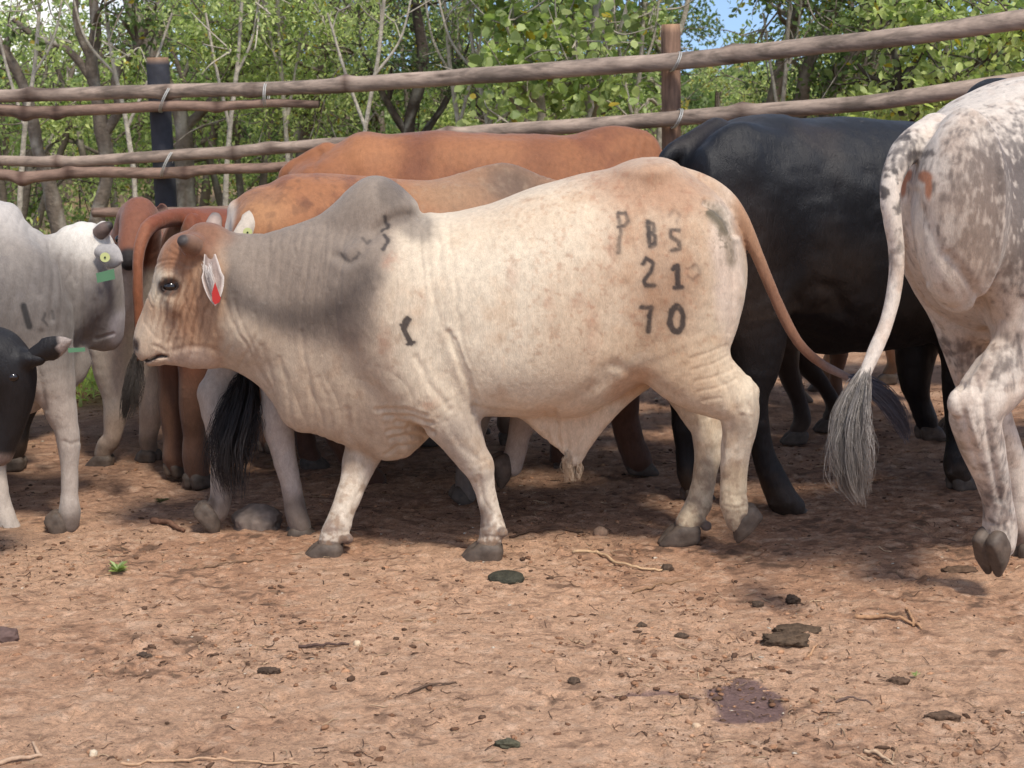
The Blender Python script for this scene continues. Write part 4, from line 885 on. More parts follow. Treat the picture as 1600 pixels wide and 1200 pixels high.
ER, _, _ = build(r, 'black_cow', ec_, M_BLACK, .012, True, None, EE, 'black cow at the left edge with only its lowered head and pale tipped ear showing', 'cattle in the pen', 'cow')
leaf_tag('ear_tag', [r.P(x, y, -.10) for x, y in ((106, 544), (133, 543), (133, 549), (107, 551))], .003, M_TAGG, ER)
p, n_ = hit(r, bvh_of(_[:0] if False else CATTLE['black_cow'][2], CATTLE['black_cow'][3]), 18, 590)
if p is not None: sphere('eye', .02, M_EYE, ER, tuple(p + np.array([0, .012, 0])), (1.1, .8, .85))

# --- tan cow directly behind the main bull, facing right
J_ = Rig(600, 6.13, 14); r = J_
r.loft([(354, 352, 420, .05), (366, 325, 470, .12), (382, 304, 520, .17), (403, 292, 560, .20), (425, 287, 580, .22), (445, 275, 590, .24), (465, 271, 600, .25), (537, 272, 620, .28), (624, 281, 634, .29), (668, 283, 634, .28), (701, 280, 630, .27), (760, 276, 626, .24), (820, 284, 610, .18), (864, 300, 560, .12)], k=.05)
r.loft([(690, 284, 330, .04), (726, 269, 330, .06), (755, 258, 330, .07), (784, 253, 330, .07), (809, 257, 330, .07), (838, 270, 330, .07), (864, 281, 330, .06), (900, 300, 350, .05)], k=.03, pw=2)
r.chain([(820, 400, 0, 110, .55), (900, 380, 0, 80, .6), (960, 370, 0, 52, .7), (1000, 420, 0, 44, .85), (1024, 470, 0, 30, .9)], k=.06)
r.ell(425, 430, -.13, 62, 110, .11, 0, k=.09); r.ell(425, 430, .13, 62, 110, .11, 0, k=.09)
r.chain([(415, 480, .05, 76, .6), (390, 560, .02, 50, .7), (346, 605, -.03, 31, .85), (334, 635, -.06, 22, .95), (344, 690, -.08, 18.5, .95), (346, 745, -.10, 17.5, .95), (344, 782, -.10, 19.5, 1.0), (340, 800, -.10, 18, 1.1)], k=.05)
r.ell(322, 612, -.04, 10, 12, .025, -30, k=.03)
hoof(r, 339, 800, -.10, 1, 50, 1.12)
r.chain([(430, 480, -.14, 76, .6), (448, 560, -.17, 52, .7), (440, 625, -.19, 31, .85), (434, 660, -.20, 26, .95), (442, 705, -.20, 20.5, .95), (454, 755, -.20, 17.5, .95), (463, 800, -.20, 19, 1), (470, 822, -.20, 18.5, 1.1)], k=.05)
r.ell(416, 640, -.20, 10, 12, .025, -30, k=.03)
hoof(r, 475, 824, -.20, 1, 4, 1.15)
r.chain([(800, 470, -.14, 66, .6), (815, 560, -.15, 44, .8), (822, 640, -.14, 25, 1), (812, 680, -.14, 19, .95), (806, 708, -.14, 18, 1), (800, 728, -.14, 18, 1.1)], k=.045)
hoof(r, 800, 730, -.14, 1, 76, 1.08)
r.chain([(780, 470, .12, 60, .6), (760, 570, .12, 40, .8), (744, 650, .12, 25, 1), (730, 720, .12, 18, .95), (728, 758, .12, 18, 1), (730, 772, .12, 17, 1.1)], k=.045)
hoof(r, 731, 769, .12, 1, 40, 1.0)
for x, y, b in ((324, 788, -.10), (787, 722, -.14)):
    for db in (-.022, .022): r.ell(x, y, b + db, 7.5, 7, .015, 30, k=.008)
r.chain([(372, 330, 0, 18), (362, 380, -.03, 13), (368, 460, -.06, 10), (380, 540, -.10, 8.5), (385, 590, -.12, 8)], k=.02)
def jc(u, v, co, nr):
    n1 = fbm(co * 5, 4, 81); n2 = fbm(co * 16, 4, 82); n3 = fbm(np.stack([co[:, 0] * 40, co[:, 1] * 40, co[:, 2] * 14], 1), 3, 83)
    c = np.tile(L3(160, 106, 70), (len(u), 1)) * (1 + .12 * n1[:, None]); c = mixa(c, L3(126, 78, 54), .75 * sstep(-.1, .4, n2) * (u < 600)); c = mixa(c, L3(186, 140, 98), .5 * blob(u, v, 410, 330, 40, 30, 0, .9)); c = mixa(c, L3(104, 70, 50), .35 * sstep(.1, .4, n3) * (u < 620)); c = mixa(c, L3(170, 138, 104), .5 * blob(u, v, 690, 300, 60, 22, 0, .9))
    c = mixa(c, L3(160, 126, 98), .7 * sstep(620, 720, u)); c = mixa(c, L3(102, 84, 72), .8 * blob(u + 12 * n2, v, 805, 290, 50, 36, 20, .8)); c = mixa(c, L3(176, 152, 126), .25 * sstep(0, .6, n3) * (u > 620))
    c = mixa(c, L3(214, 196, 178), .9 * blob(u, v, 352, 350, 12, 40, 16, .4)); c = mixa(c, L3(196, 178, 162), .9 * sstep(360, 420, v + 14 * n2) * (u < 500)); c = mixa(c, L3(190, 176, 164), .9 * sstep(560, 620, v))
    c = mixa(c, L3(92, 76, 66), .75 * (1 - sstep(.1, .2, co[:, 2] + .04 * n2))); c = mixa(c, L3(84, 70, 62), .9 * blob(u, v, 324, 788, 14, 13, 0, .3)); return np.clip(c, .01, .9)
JR, _, _ = build(r, 'tan_cow', jc, M_BROWN, .011, True, disp_fold([([(845, 275), (838, 300)], 3, .003), ([(855, 278), (848, 300)], 3, .003), ([(864, 281), (858, 305)], 3, .003)], .001, 18), [], 'tan cow with whitish legs and a black tail tuft, right behind the cream bull', 'cattle in the pen', 'cow', lowf=.009, seed=19)
tuft(r, [(388, 572, -.12, 7), (384, 610, -.14, 22), (370, 660, -.16, 34), (356, 710, -.17, 36), (362, 765, -.17, 26)], 1300, 9, L3(20, 18, 20), L3(52, 46, 46), JR, .0013)

# --- orange brown cow furthest back, facing right
K_ = Rig(740, 6.86, 4); r = K_
r.loft([(448, 292, 340, .05), (458, 262, 420, .12), (480, 248, 480, .17), (508, 238, 520, .21), (523, 231, 530, .23), (541, 219, 540, .25), (556, 210, 545, .26), (575, 206, 548, .27), (610, 209, 560, .28), (682, 206, 580, .30), (791, 207, 590, .31), (846, 210, 590, .30), (880, 211, 586, .28), (925, 206, 576, .25), (970, 206, 560, .20), (1010, 220, 520, .14), (1030, 240, 460, .07)], k=.05)
r.loft([(890, 214, 270, .04), (912, 206, 290, .06), (944, 200, 290, .075), (980, 198, 290, .08), (1004, 202, 290, .075), (1024, 216, 290, .065), (1036, 238, 290, .04)], k=.03, pw=2)
r.chain([(1000, 340, 0, 90, .55), (1070, 350, 0, 66, .6), (1110, 380, 0, 46, .7), (1130, 430, 0, 36, .85), (1140, 470, 0, 26, .9)], k=.06)
r.ell(505, 370, -.14, 60, 110, .11, 0, k=.09); r.ell(505, 370, .14, 60, 110, .11, 0, k=.09);
r.ell(965, 380, -.14, 50, 100, .09, 0, k=.09)
r.chain([(500, 440, -.14, 70, .6), (530, 530, -.15, 48, .7), (510, 600, -.15, 28, .95), (522, 660, -.14, 22, .95), (548, 715, -.14, 21, .95), (570, 742, -.14, 22, 1.1), (585, 752, -.14, 19, 1.1)], k=.05)
hoof(r, 588, 748, -.14, 1, 2, 1.15)
r.chain([(480, 440, .13, 70, .6), (490, 530, .13, 46, .7), (462, 590, .13, 27, .95), (470, 650, .13, 19, .95), (480, 700, .13, 18, .95), (488, 715, .13, 17, 1.1)], k=.05)
hoof(r, 490, 714, .13, 1, 0, 1.1)
r.chain([(960, 420, -.14, 62, .6), (965, 520, -.15, 44, .8), (970, 600, -.15, 31, 1), (976, 650, -.14, 22, .95), (985, 690, -.14, 21, 1), (996, 718, -.14, 22, 1.1)], k=.045)
hoof(r, 1001, 716, -.14, 1, 4, 1.15)
r.chain([(950, 420, .13, 60, .6), (920, 520, .13, 40, .8), (895, 600, .13, 27, 1), (884, 660, .13, 19, .95), (876, 705, .13, 20, 1), (880, 722, .13, 20, 1.1)], k=.045)
hoof(r, 884, 726, .06, 1, 0, 1.1)
r.chain([(510, 236, 0, 14), (478, 250, 0, 13), (456, 264, 0, 12), (444, 285, 0, 11), (436, 360, 0, 10), (434, 450, 0, 8), (436, 520, 0, 6)], k=.02)
def kc(u, v, co, nr):
    n1 = fbm(co * 4, 4, 91); n2 = fbm(co * 14, 4, 92); c = np.tile(L3(150, 96, 62), (len(u), 1)) * (1 + .10 * n1[:, None])
    c = mixa(c, L3(122, 72, 48), .7 * sstep(.0, .5, n1 + .3 * n2)); c = mixa(c, L3(112, 64, 44), .7 * blob(u + 10 * n2, v, 652, 245, 24, 50, 8, .8)); c = mixa(c, L3(186, 128, 86), .5 * blob(u, v, 575, 235, 50, 26, 0, .9)); c = mixa(c, L3(176, 122, 84), .4 * blob(u, v, 760, 240, 70, 30, 0, .9)); c = mixa(c, L3(120, 72, 48), .5 * blob(u + 10 * n2, v, 840, 240, 26, 40, 0, .9)); c = mixa(c, L3(130, 82, 56), .5 * (1 - sstep(0, 10, v - 206 - 4 * n2))); c = mixa(c, L3(84, 58, 46), .85 * sstep(500, 620, v)); return np.clip(c, .01, .9)  # hip highlight and the dark groove's shade are put into the coat colour
KR, _, _ = build(r, 'orange_cow', kc, M_BROWN, .012, True, disp_fold([([(985, 208), (975, 250)], 4, .002), ([(1000, 214), (990, 250)], 4, .002), ([(1012, 222), (1004, 255)], 4, .002), ([(500, 240), (488, 262)], 6, .006)], .001, 22), [], 'smooth orange brown cow furthest back, its long back just below the rails', 'cattle in the pen', 'cow', lowf=.013, seed=23)

# --- brown cow seen from behind at the left, with a hanging tail
I_ = Rig(312, 6.72, 58); r = I_; r.pb = -.2
r.loft([(276, 372, 470, .06), (282, 348, 520, .12), (292, 334, 570, .16), (305, 326, 590, .19), (322, 325, 600, .21), (340, 325, 600, .27), (380, 326, 600, .27), (420, 322, 590, .25), (450, 320, 560, .2), (480, 330, 500, .12)], k=.05, pw=2.3)
r.ell(302, 440, -.11, 26, 110, .07, 0, k=.06); r.ell(296, 440, .11, 26, 110, .07, 0, k=.06)
r.chain([(470, 400, 0, 70, .6), (520, 400, 0, 50, .6), (550, 410, 0, 40, .8), (570, 450, 0, 30, .9)], k=.06)
for b, x, y0, nx in ((.10, 272, 746, 0), (-.10, 303, 764, 0)):
    r.chain([(x, 480, b, 48, .7), (x + 4, 570, b, 33, .8), (x - 2, 630, b * .95, 23, .95), (x, 680, b * .9, 17, 1), (x + 2, 712, b * .9, 21, 1), (x + 5, y0 - 24, b * .9, 19, 1.1)], k=.05); hoof(r, x + 6, y0 - 26, b * .9, 1, 0, 1.1)
for b, x, y0 in ((.12, 412, 700), (-.12, 420, 712)):
    r.chain([(x, 440, b, 50, .8), (x, 570, b, 30, .9), (x, 640, b, 19, 1), (x, y0 - 24, b, 18, 1)], k=.05); hoof(r, x + 2, y0 - 26, b, 1, 0, 1)
IT = [(296, 340, 0, 17), (264, 341, -.02, 15), (236, 352, -.04, 13), (223, 372, -.06, 11.5), (216, 405, -.08, 10), (215, 450, -.09, 9), (217, 490, -.09, 8.5), (218, 530, -.09, 8), (214, 560, -.09, 7)]
r.chain(IT, k=.015)
def ic(u, v, co, nr):
    n1 = fbm(co * 4, 4, 95); n2 = fbm(co * 14, 4, 96); c = np.tile(L3(128, 70, 46), (len(u), 1)) * (1 + .12 * n1[:, None]); m = np.exp(-((u - 262) / 24) ** 2)
    c = mixa(c, L3(108, 86, 62), .75 * blob(u + 6 * n2, v + 10 * n2, 272, 376, 30, 24, 0, .6)); c = mixa(c, L3(178, 122, 80), .7 * blob(u, v, 284, 420, 34, 40)); c = mixa(c, L3(146, 92, 64), .8 * (1 - sstep(226, 240, u))); c = mixa(c, L3(104, 78, 62), .85 * sstep(520, 620, v)); return np.clip(c, .01, .9)
IR, _, _ = build(r, 'brown_cow', ic, M_BROWN, .012, True, None, [], 'reddish brown cow seen from behind, its long tail hanging beside the bull face', 'cattle in the pen', 'cow', lowf=.006, seed=27)
tuft(r, [(215, 545, -.09, 6), (211, 580, -.09, 12), (204, 620, -.10, 14), (196, 655, -.10, 8)], 500, 10, L3(38, 32, 30), L3(72, 62, 54), IR)

# --- cream cow with a brown head turned to the viewer, behind the brown one
G_ = Rig(200, 7.35, -62); r = G_; r.pb = -.2
def w2l(px, py, Y): return r.tol(at(px, py, Y))
def wch(nodes, k=.03):          # nodes given by picture place and distance
    q = []
    for px, py, Y, rr, *ys in nodes: p = w2l(px, py, Y); q.append((p[0], p[2], p[1], rr * Y / FPX, ys[0] if ys else 1.0))
    r.chain(q, k=k, metric=True)
wch([(206, 440, 7.05, 66, 1.0), (214, 430, 7.5, 78, 1.1), (222, 430, 8.1, 80, 1.1), (230, 420, 8.5, 66, 1.1)], .06)
wch([(206, 470, 7.0, 50), (210, 400, 6.9, 44), (217, 345, 6.8, 34)], .05)
wch([(218, 334, 6.75, 27), (214, 352, 6.68, 27), (206, 378, 6.60, 22), (202, 400, 6.54, 17), (201, 410, 6.52, 14)], .02)
for x0, x1, Y in ((172, 160, 6.95), (228, 234, 7.05)):
    yb = 140 + 4125 / Y
    wch([(x0 + 8, 480, Y, 44), (x0, 560, Y, 31), (x0 + 8, 618, Y, 21), (x0 + 8, 650, Y, 19), (x0 + 2, 690, Y, 13), ((x0 + x1) / 2, yb - 40, Y, 14.5), (x1, yb - 24, Y, 13.5)], .04)
    p = w2l(x1 - 2, yb - 26, Y); r.hooves.append((tuple(p), -1, 0, 1.0, 62 if x1 < 200 else 30))
for x1, Y in ((205, 8.4), (250, 8.45)):
    yb = 140 + 4125 / Y; wch([(x1, 470, Y, 40), (x1, 560, Y, 24), (x1, yb - 22, Y, 12)], .04); p = w2l(x1, yb - 22, Y); r.hooves.append((tuple(p), -1, 0, 1.0, 30))
def gc(u, v, co, nr):
    n1 = fbm(co * 5, 4, 97); z = co[:, 2]; hd = sstep(w2l(214, 400, 6.9)[2] - .09, w2l(214, 400, 6.9)[2] - .02, z)
    c = np.tile(L3(224, 210, 194), (len(u), 1)) * (1 + .08 * n1[:, None]); c = mixa(c, L3(130, 80, 58), hd)
    q = w2l(201, 410, 6.50); d = np.linalg.norm(co - q, axis=1); c = mixa(c, L3(38, 32, 32), 1 - sstep(.045, .075, d)); c = mixa(c, L3(170, 130, 96), .5 * (1 - sstep(.18, .34, z))); c = mixa(c, L3(90, 70, 56), .7 * (1 - sstep(.08, .16, z))); return c
GE = [ear_mesh(w2l(236, 338, 6.80), w2l(262, 326, 6.95), np.array([0, 0, 1.0]), .08, .3, .007, L3(170, 130, 110), L3(140, 84, 60)), ear_mesh(w2l(194, 336, 6.80), w2l(182, 340, 6.92), np.array([0, 0, 1.0]), .07, .3, .007, L3(170, 130, 110), L3(140, 84, 60))]
GR, _, _ = build(r, 'cream_cow', gc, M_BROWN, .011, True, None, GE, 'cream cow with a reddish brown face and dark nose, left of the hanging brown tail', 'cattle in the pen', 'cow', lowf=.004, seed=29)
for q in ((186, 374, 6.60), (222, 366, 6.62)): sphere('eye', .017, M_EYE, GR, tuple(w2l(*q)))

# --- hidden cattle of which mostly legs show
def hidden(name, px, Y, yaw, s, H, feet, colf, mat, label, cat='cow', head='low', tc=(L3(30, 26, 26), L3(70, 60, 54)), **kw):
    rg = Rig(px, Y, yaw); generic(rg, s, H, feet, head=head, **kw)
    rt, v, f = build(rg, name, colf, mat, .014, True, None, [], label, 'cattle in the pen', cat, lowf=.006, seed=int(px) % 37)
    k_ = H / 1.3; metric_tuft(rg, [(-s * .86 * k_, .60 * k_, 0, .01), (-s * .86 * k_, .48 * k_, 0, .035), (-s * .85 * k_, .34 * k_, 0, .03)], 200, 3, tc[0], tc[1], rt)
    return rt
hidden('black_legged_cow', -156, 6.72, 0, -1, .95, ((.40, .50), (-.5, -.6)), plain_col(L3(34, 30, 30)), M_BLACK, 'black cow behind the grey bull, only a dark leg and hoof show')
hidden('white_legged_cow', -33, 7.5, 0, -1, .90, ((.30, .40), (-.30, -.19)), plain_col(L3(206, 192, 174), leg=L3(198, 176, 150)), M_COAT, 'whitish cow far behind the grey bull, only its two thin pale legs show')
hidden('dark_brown_cow', 1330, 7.55, 6, -1, 1.22, ((.30, .05), (-.5, -.62)), plain_col(L3(52, 40, 34), leg=L3(58, 44, 36)), M_BROWN, 'dark brown cow behind the black bull, its forelegs show below the belly')
hidden('light_brown_cow', 1480, 8.8, -4, -1, 1.25, ((.72, .30), (-.05, -.3)), plain_col(L3(150, 104, 74), leg=L3(176, 134, 100)), M_BROWN, 'light brown cow furthest right behind the black bull, tan legs showing under it')
hidden('muddy_legged_cow', 720, 7.48, 2, 1, 1.15, ((.24, .06), (-.22, -.36)), plain_col(L3(120, 86, 64), leg=L3(150, 124, 104)), M_BROWN, 'brown cow hidden behind the tan one, muddy feet show under the cream belly')
hidden('dusty_brown_cow', 470, 7.62, 3, 1, 1.1, ((.42, .20), (-.12, -.34)), plain_col(L3(140, 102, 76), leg=L3(168, 140, 112)), M_BROWN, 'dusty brown cow hidden behind the tan one, pale feet show beside the rock')
hidden('chestnut_cow', 1170, 8.3, -3, 1, 1.15, ((.50, .30), (-.10, -.42)), plain_col(L3(104, 66, 48), leg=L3(122, 86, 64)), M_BROWN, 'chestnut cow furthest back, brown legs show between the two bulls hind legs')
# ------------------------------------------------------------------ ground
PR = np.random.RandomState(77); PITS = np.stack([PR.uniform(-2.2, 2.2, 330), 3.7 + 4.2 * PR.uniform(0, 1, 330) ** 1.2, PR.uniform(.035, .06, 330), PR.uniform(.006, .016, 330), PR.uniform(0, 3.14, 330)], 1)
def pits(x, y):
    z = np.zeros(len(x)); o = np.argsort(x); xs = x[o]
    for px, py, r_, dp, an in PITS:
        i0, i1 = np.searchsorted(xs, px - .13), np.searchsorted(xs, px + .13)
        if i1 <= i0: continue
        k = o[i0:i1]; k = k[np.abs(y[k] - py) < .13]
        if not len(k): continue
        dx, dy = x[k] - px, y[k] - py; u = dx * math.cos(an) + dy * math.sin(an); w = -dx * math.sin(an) + dy * math.cos(an)
        for sg in (-1, 1):
            e = np.sqrt((u / (r_ * 1.25)) ** 2 + ((w - sg * r_ * .45) / (r_ * .5)) ** 2); z[k] += -dp * (1 - sstep(.6, 1.1, e)) + dp * .35 * np.exp(-((e - 1.35) / .3) ** 2)
    return z
def gh(x, y):
    p = np.stack([x, y, 0 * x], 1)
    near = 1 - sstep(9, 16, y)
    return near * (.5 * pits(x, y) + 0.008 * fbm(p * 1.6, 2, 201) + 0.006 * fbm(p * 7, 3, 202) + 0.012 * np.maximum(fbm(p * np.array([15, 26, 1]), 4, 203), -.22) + 0.007 * fbm(p * np.array([45, 62, 1]), 2, 204)) + sstep(20, 60, y) * 0.3 * fbm(p * .05, 2, 205)
def axis(lo, d0, hi, step, end_lo, end_hi, gr=1.12):
    a = list(np.arange(lo, hi, step)); s = step; x = a[-1]
    while x < end_hi: s *= gr; x += s; a.append(x)
    s = step; x = a[0]
    while x > end_lo: s *= gr; x -= s; a.insert(0, x)
    return np.array(a)
gx = axis(-1.75, 0, 1.75, .0085, -900, 900, 1.10)
gy = np.concatenate([axis(3.75, 0, 6.3, .0085, -8, 3.7, 1.15)[:-1]])
a_, s_ = list(gy), .0085; x_ = gy[-1]
while x_ < 1500: s_ = s_ * 1.022 if x_ < 12 else s_ * 1.1; x_ += s_; a_.append(x_)
gy = np.array(a_)
GX, GY = np.meshgrid(gx, gy, indexing='ij'); x, y = GX.ravel(), GY.ravel()
z = gh(x, y); pn = np.stack([x, y, 0 * x], 1)
pud = gnd(1168, 1092)
wd = np.sqrt(((x - pud[0]) / .125) ** 2 + ((y - pud[1]) / .17) ** 2) + .55 * fbm(pn * 9, 3, 210); wet = 1 - sstep(.75, .95, wd)
tr_ = seg_dist(x, y, [tuple(gnd(1090, 1090)[:2]), tuple(gnd(1040, 1082)[:2]), tuple(gnd(960, 1088)[:2])]); wet = np.maximum(wet, .8 * (1 - sstep(.008, .018, tr_ + .006 * fbm(pn * 20, 2, 3))))
z = z * (1 - .6 * wet) - .004 * wet
ny = len(gy); nx = len(gx); idx = np.arange(nx * ny).reshape(nx, ny)
f = np.stack([idx[:-1, :-1], idx[1:, :-1], idx[1:, 1:], idx[:-1, 1:]], -1).reshape(-1, 4)
n1 = fbm(pn * 1.1, 4, 211); n2 = fbm(pn * np.array([5, 9, 1]), 4, 212); n3 = fbm(pn * np.array([26, 48, 1]), 4, 213)
gc_ = np.tile(L3(212, 170, 138), (len(x), 1)) * (1 + .12 * n2[:, None])
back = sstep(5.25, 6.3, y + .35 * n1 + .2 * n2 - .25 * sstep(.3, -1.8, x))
gc_ = mixa(gc_, L3(166, 124, 98), .55 * back)  # darker dung-trampled soil, with part of the herd's shade put into the colour
gc_ = mixa(gc_, L3(172, 122, 90), .45 * sstep(-.05, .4, n1 + .5 * n2))
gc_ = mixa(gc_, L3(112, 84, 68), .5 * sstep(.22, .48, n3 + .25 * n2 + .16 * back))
gc_ = mixa(gc_, L3(98, 80, 66), .5 * sstep(.2, .5, n2 + .5 * n1) * sstep(.0, .3, n3))
gc_ = mixa(gc_, L3(226, 192, 164), .5 * sstep(.12, .45, -n3))
gc_ = mixa(gc_, L3(134, 108, 106), .9 * wet)
gc_ = mixa(gc_, L3(110, 104, 70), .6 * sstep(9.5, 12, y + n1) * (1 - sstep(2.5, 3.5, x)))
def ground_material():
    m, n, l, b = mat_new('trampled_dirt')
    tc = n.new('ShaderNodeTexCoord').outputs['Object']
    a = n.new('ShaderNodeAttribute'); a.attribute_name = 'col'; w = n.new('ShaderNodeAttribute'); w.attribute_name = 'wet'
    st_ = mapping(n, l, tc, (1, 1.9, 1))
    f1 = noise(n, l, st_, 60, 6, .7); f2 = noise(n, l, st_, 240, 4, .7); f3 = noise(n, l, tc, 14, 5, .6)
    c = mixc(n, l, 'MULTIPLY', 1.0, a.outputs['Color'], ramp(n, l, f1, [(.30, .45), (.44, .86), (.56, 1.0), (.72, 1.16)]))
    c = mixc(n, l, 'MULTIPLY', 1.0, c, ramp(n, l, f2, [(.28, .62), (.5, 1.0), (.75, 1.15)]))
    c = mixc(n, l, 'MULTIPLY', 1.0, c, ramp(n, l, f3, [(.3, .84), (.65, 1.05)]))
    l.new(c, b.inputs['Base Color'])
    mr = n.new('ShaderNodeMapRange'); l.new(w.outputs['Fac'], mr.inputs['Value']); mr.inputs['To Min'].default_value = .92; mr.inputs['To Max'].default_value = .30
    l.new(mr.outputs[0], b.inputs['Roughness']); b.inputs['Specular IOR Level'].default_value = .3
    f4 = noise(n, l, mapping(n, l, tc, (1, 2.6, 1)), 95, 5, .75, .5); f5 = noise(n, l, tc, 9, 3, .5)
    fl = n.new('ShaderNodeMath'); fl.operation = 'ADD'; l.new(f4, fl.inputs[0]); m5 = n.new('ShaderNodeMath'); m5.operation = 'MULTIPLY'; m5.inputs[1].default_value = .35; l.new(f5, m5.inputs[0]); l.new(m5.outputs[0], fl.inputs[1])
    c = mixc(n, l, 'MIX', ramp(n, l, fl.outputs[0], [(.765, 0.0), (.82, .75)]), c, L3(92, 70, 56)); c = mixc(n, l, 'MIX', ramp(n, l, f4, [(.26, .45), (.34, 0.0)]), c, L3(224, 192, 164)); l.new(c, b.inputs['Base Color'])
    p = bump(n, l, b, f3, .3, .012); p = bump(n, l, b, f1, .8, .010, p); p = bump(n, l, b, f4, .7, .006, p); bump(n, l, b, f2, .7, .003, p)
    return m
M_GND = ground_material()
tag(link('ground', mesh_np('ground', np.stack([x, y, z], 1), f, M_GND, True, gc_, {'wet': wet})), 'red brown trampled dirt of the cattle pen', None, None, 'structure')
def gz(x, y): return float(gh(np.array([x]), np.array([y]))[0])

# ------------------------------------------------------------------ litter
def ico(sub=2):
    import bmesh
    bm = bmesh.new(); bmesh.ops.create_icosphere(bm, subdivisions=sub, radius=1); bm.verts.ensure_lookup_table()
    v = np.array([q.co[:] for q in bm.verts]); f = np.array([[q.index for q in g_.verts] for g_ in bm.faces]); bm.free(); return v, f
rg = np.random.RandomState(5)
def scatter_pos(n, y0=3.6, y1=9.5, thr=.0, pw=1.5):
    o = []
    while len(o) < n:
        yy = y0 + (y1 - y0) * rg.uniform(0, 1, 4000) ** pw; xx = rg.uniform(-1, 1, 4000) * (yy * .335 + .1)
        q = np.stack([xx, yy, 0 * xx], 1); k = fbm(q * 1.3, 3, 220) + .6 * fbm(q * 5, 3, 221); o += list(q[k + .35 * rg.normal(size=4000) > thr])
    o = np.array(o[:n]); o[:, 2] = gh(o[:, 0], o[:, 1]); return o
M_CLOD = simple_mat('clod_dirt', None, .95, .1, 120, .4, .8, .003, attr=True)
def clods(n, smin, smax, name, cols, thr, sub, flat=(.25, .7), label=''):
    iv, jf = ico(sub); var = [iv * (1 + .95 * fbm(iv * 1.5 + 9 * k, 3, k)[:, None]) for k in range(9)]
    P = scatter_pos(n, thr=thr); V = []; F = []; Cc = []
    for k, p in enumerate(P):
        s = smin + (smax - smin) * rg.uniform() ** 3.2; a = rg.uniform(0, 6.28); e = rg.uniform(.6, 1.8); w = var[k % 9] * np.array([s * e, s / e ** .5, s * rg.uniform(*flat)])
        ca, sa = math.cos(a), math.sin(a); w = np.stack([w[:, 0] * ca - w[:, 1] * sa, w[:, 0] * sa + w[:, 1] * ca, w[:, 2]], 1) + p + np.array([0, 0, s * .10])
        V.append(w); F.append(jf + k * len(iv)); c = cols[rg.randint(len(cols))] * rg.uniform(.75, 1.15); Cc.append(np.tile(c, (len(iv), 1)))
    tag(link(name, mesh_np(name, np.vstack(V), np.vstack(F), M_CLOD, True, np.vstack(Cc))), label, None, None, 'stuff')
clods(6500, .0015, .0125, 'dirt_clods', [L3(120, 88, 68), L3(150, 112, 86), L3(186, 142, 110), L3(96, 74, 60)], .22, 1, label='dark crumbs of dirt and dung scattered over the pen')
clods(9000, .0012, .0055, 'dirt_crumbs', [L3(110, 84, 66), L3(146, 112, 88), L3(88, 68, 56), L3(196, 160, 130)], .1, 1, label='fine dark crumbs of trampled soil all over the pen floor')
clods(900, .002, .008, 'pebbles', [L3(190, 160, 136), L3(170, 140, 118), L3(205, 190, 170)], .0, 1, label='small pale pebbles scattered over the dirt')
M_STRAW = simple_mat('straw', None, .85, .2, 60, .3, .2, .001, attr=True)
def straws(n, name, lmin, lmax, r0, cols, label):
    P = scatter_pos(n, thr=.1); m = 6; a = rg.uniform(0, 6.28, n); L = lmin + (lmax - lmin) * rg.uniform(0, 1, n) ** 2; t = np.linspace(-.5, .5, m)
    bend = rg.normal(size=n) * .25; d = np.stack([np.cos(a), np.sin(a), 0 * a], 1); e = np.stack([-np.sin(a), np.cos(a), 0 * a], 1)
    paths = P[:, None, :] + d[:, None, :] * (t[None, :, None] * L[:, None, None]) + e[:, None, :] * (bend[:, None] * L[:, None] * (t ** 2)[None, :])[:, :, None]
    q = paths.reshape(-1, 3); q[:, 2] = gh(q[:, 0], q[:, 1]) + .0015 + np.repeat(rg.uniform(0, .004, n), m); paths = q.reshape(n, m, 3)
    v, f = tubes(paths, np.full((n, m), r0) * rg.uniform(.5, 1.5, (n, 1)), 4); c = np.array(cols)[rg.randint(len(cols), size=n)] * rg.uniform(.7, 1.1, (n, 1))
    tag(link(name, mesh_np(name, v, f, M_STRAW, True, np.repeat(c, m * 4, 0))), label, None, None, 'stuff')
straws(3200, 'straw_litter', .008, .06, .0011, [L3(196, 168, 136), L3(120, 92, 72), L3(86, 66, 54), L3(170, 140, 110)], 'bits of straw and rootlets littering the dirt')
M_STICK = simple_mat('stick_bark', None, .85, .2, 90, .45, .6, .002, attr=True)
def stick(name, pts, r0, c, label, fork=None, group='sticks lying in the dirt', lift=.006):
    def one(P, r0):
        Q = np.array([gnd(px, py) for px, py in P]); S = crspline(Q, 22); S[:, 2] = gh(S[:, 0], S[:, 1]) + r0 * .7 + lift * np.sin(np.linspace(0, math.pi, 22)); rr = r0 * (1 - .45 * np.linspace(0, 1, 22)) * (1 + .18 * vnoise(S * 60, 5))
        S[:, :2] += .0025 * np.stack([vnoise(S * 25, 6), vnoise(S * 25, 7)], 1); v, f = tubes(S[None], rr[None], 8)
        e = np.array([list(range(8))[::-1]]); e2 = np.array([list(range(21 * 8, 22 * 8))]); return v, [f, e, e2], S
    v, f, S = one(pts, r0)
    if fork:
        for g_ in fork:
            v2, f2, _ = one(g_, r0 * .7); f += [q + len(v) for q in f2]; v = np.vstack([v, v2])
    f4 = np.vstack([q for q in f if q.shape[1] == 4]); f8 = np.vstack([q for q in f if q.shape[1] == 8]); base = S[10].copy(); v = v - base
    o = link(name, mesh_np(name, v, [f4, f8], M_STICK, True, np.tile(c, (len(v), 1))), None, tuple(base)); return tag(o, label, 'stick', group)
stick('stick', [(895, 866), (935, 868), (965, 884), (1000, 892), (1036, 893)], .0065, L3(206, 172, 134), 'long pale curved stick on the dirt in front of the bull hind hoof')
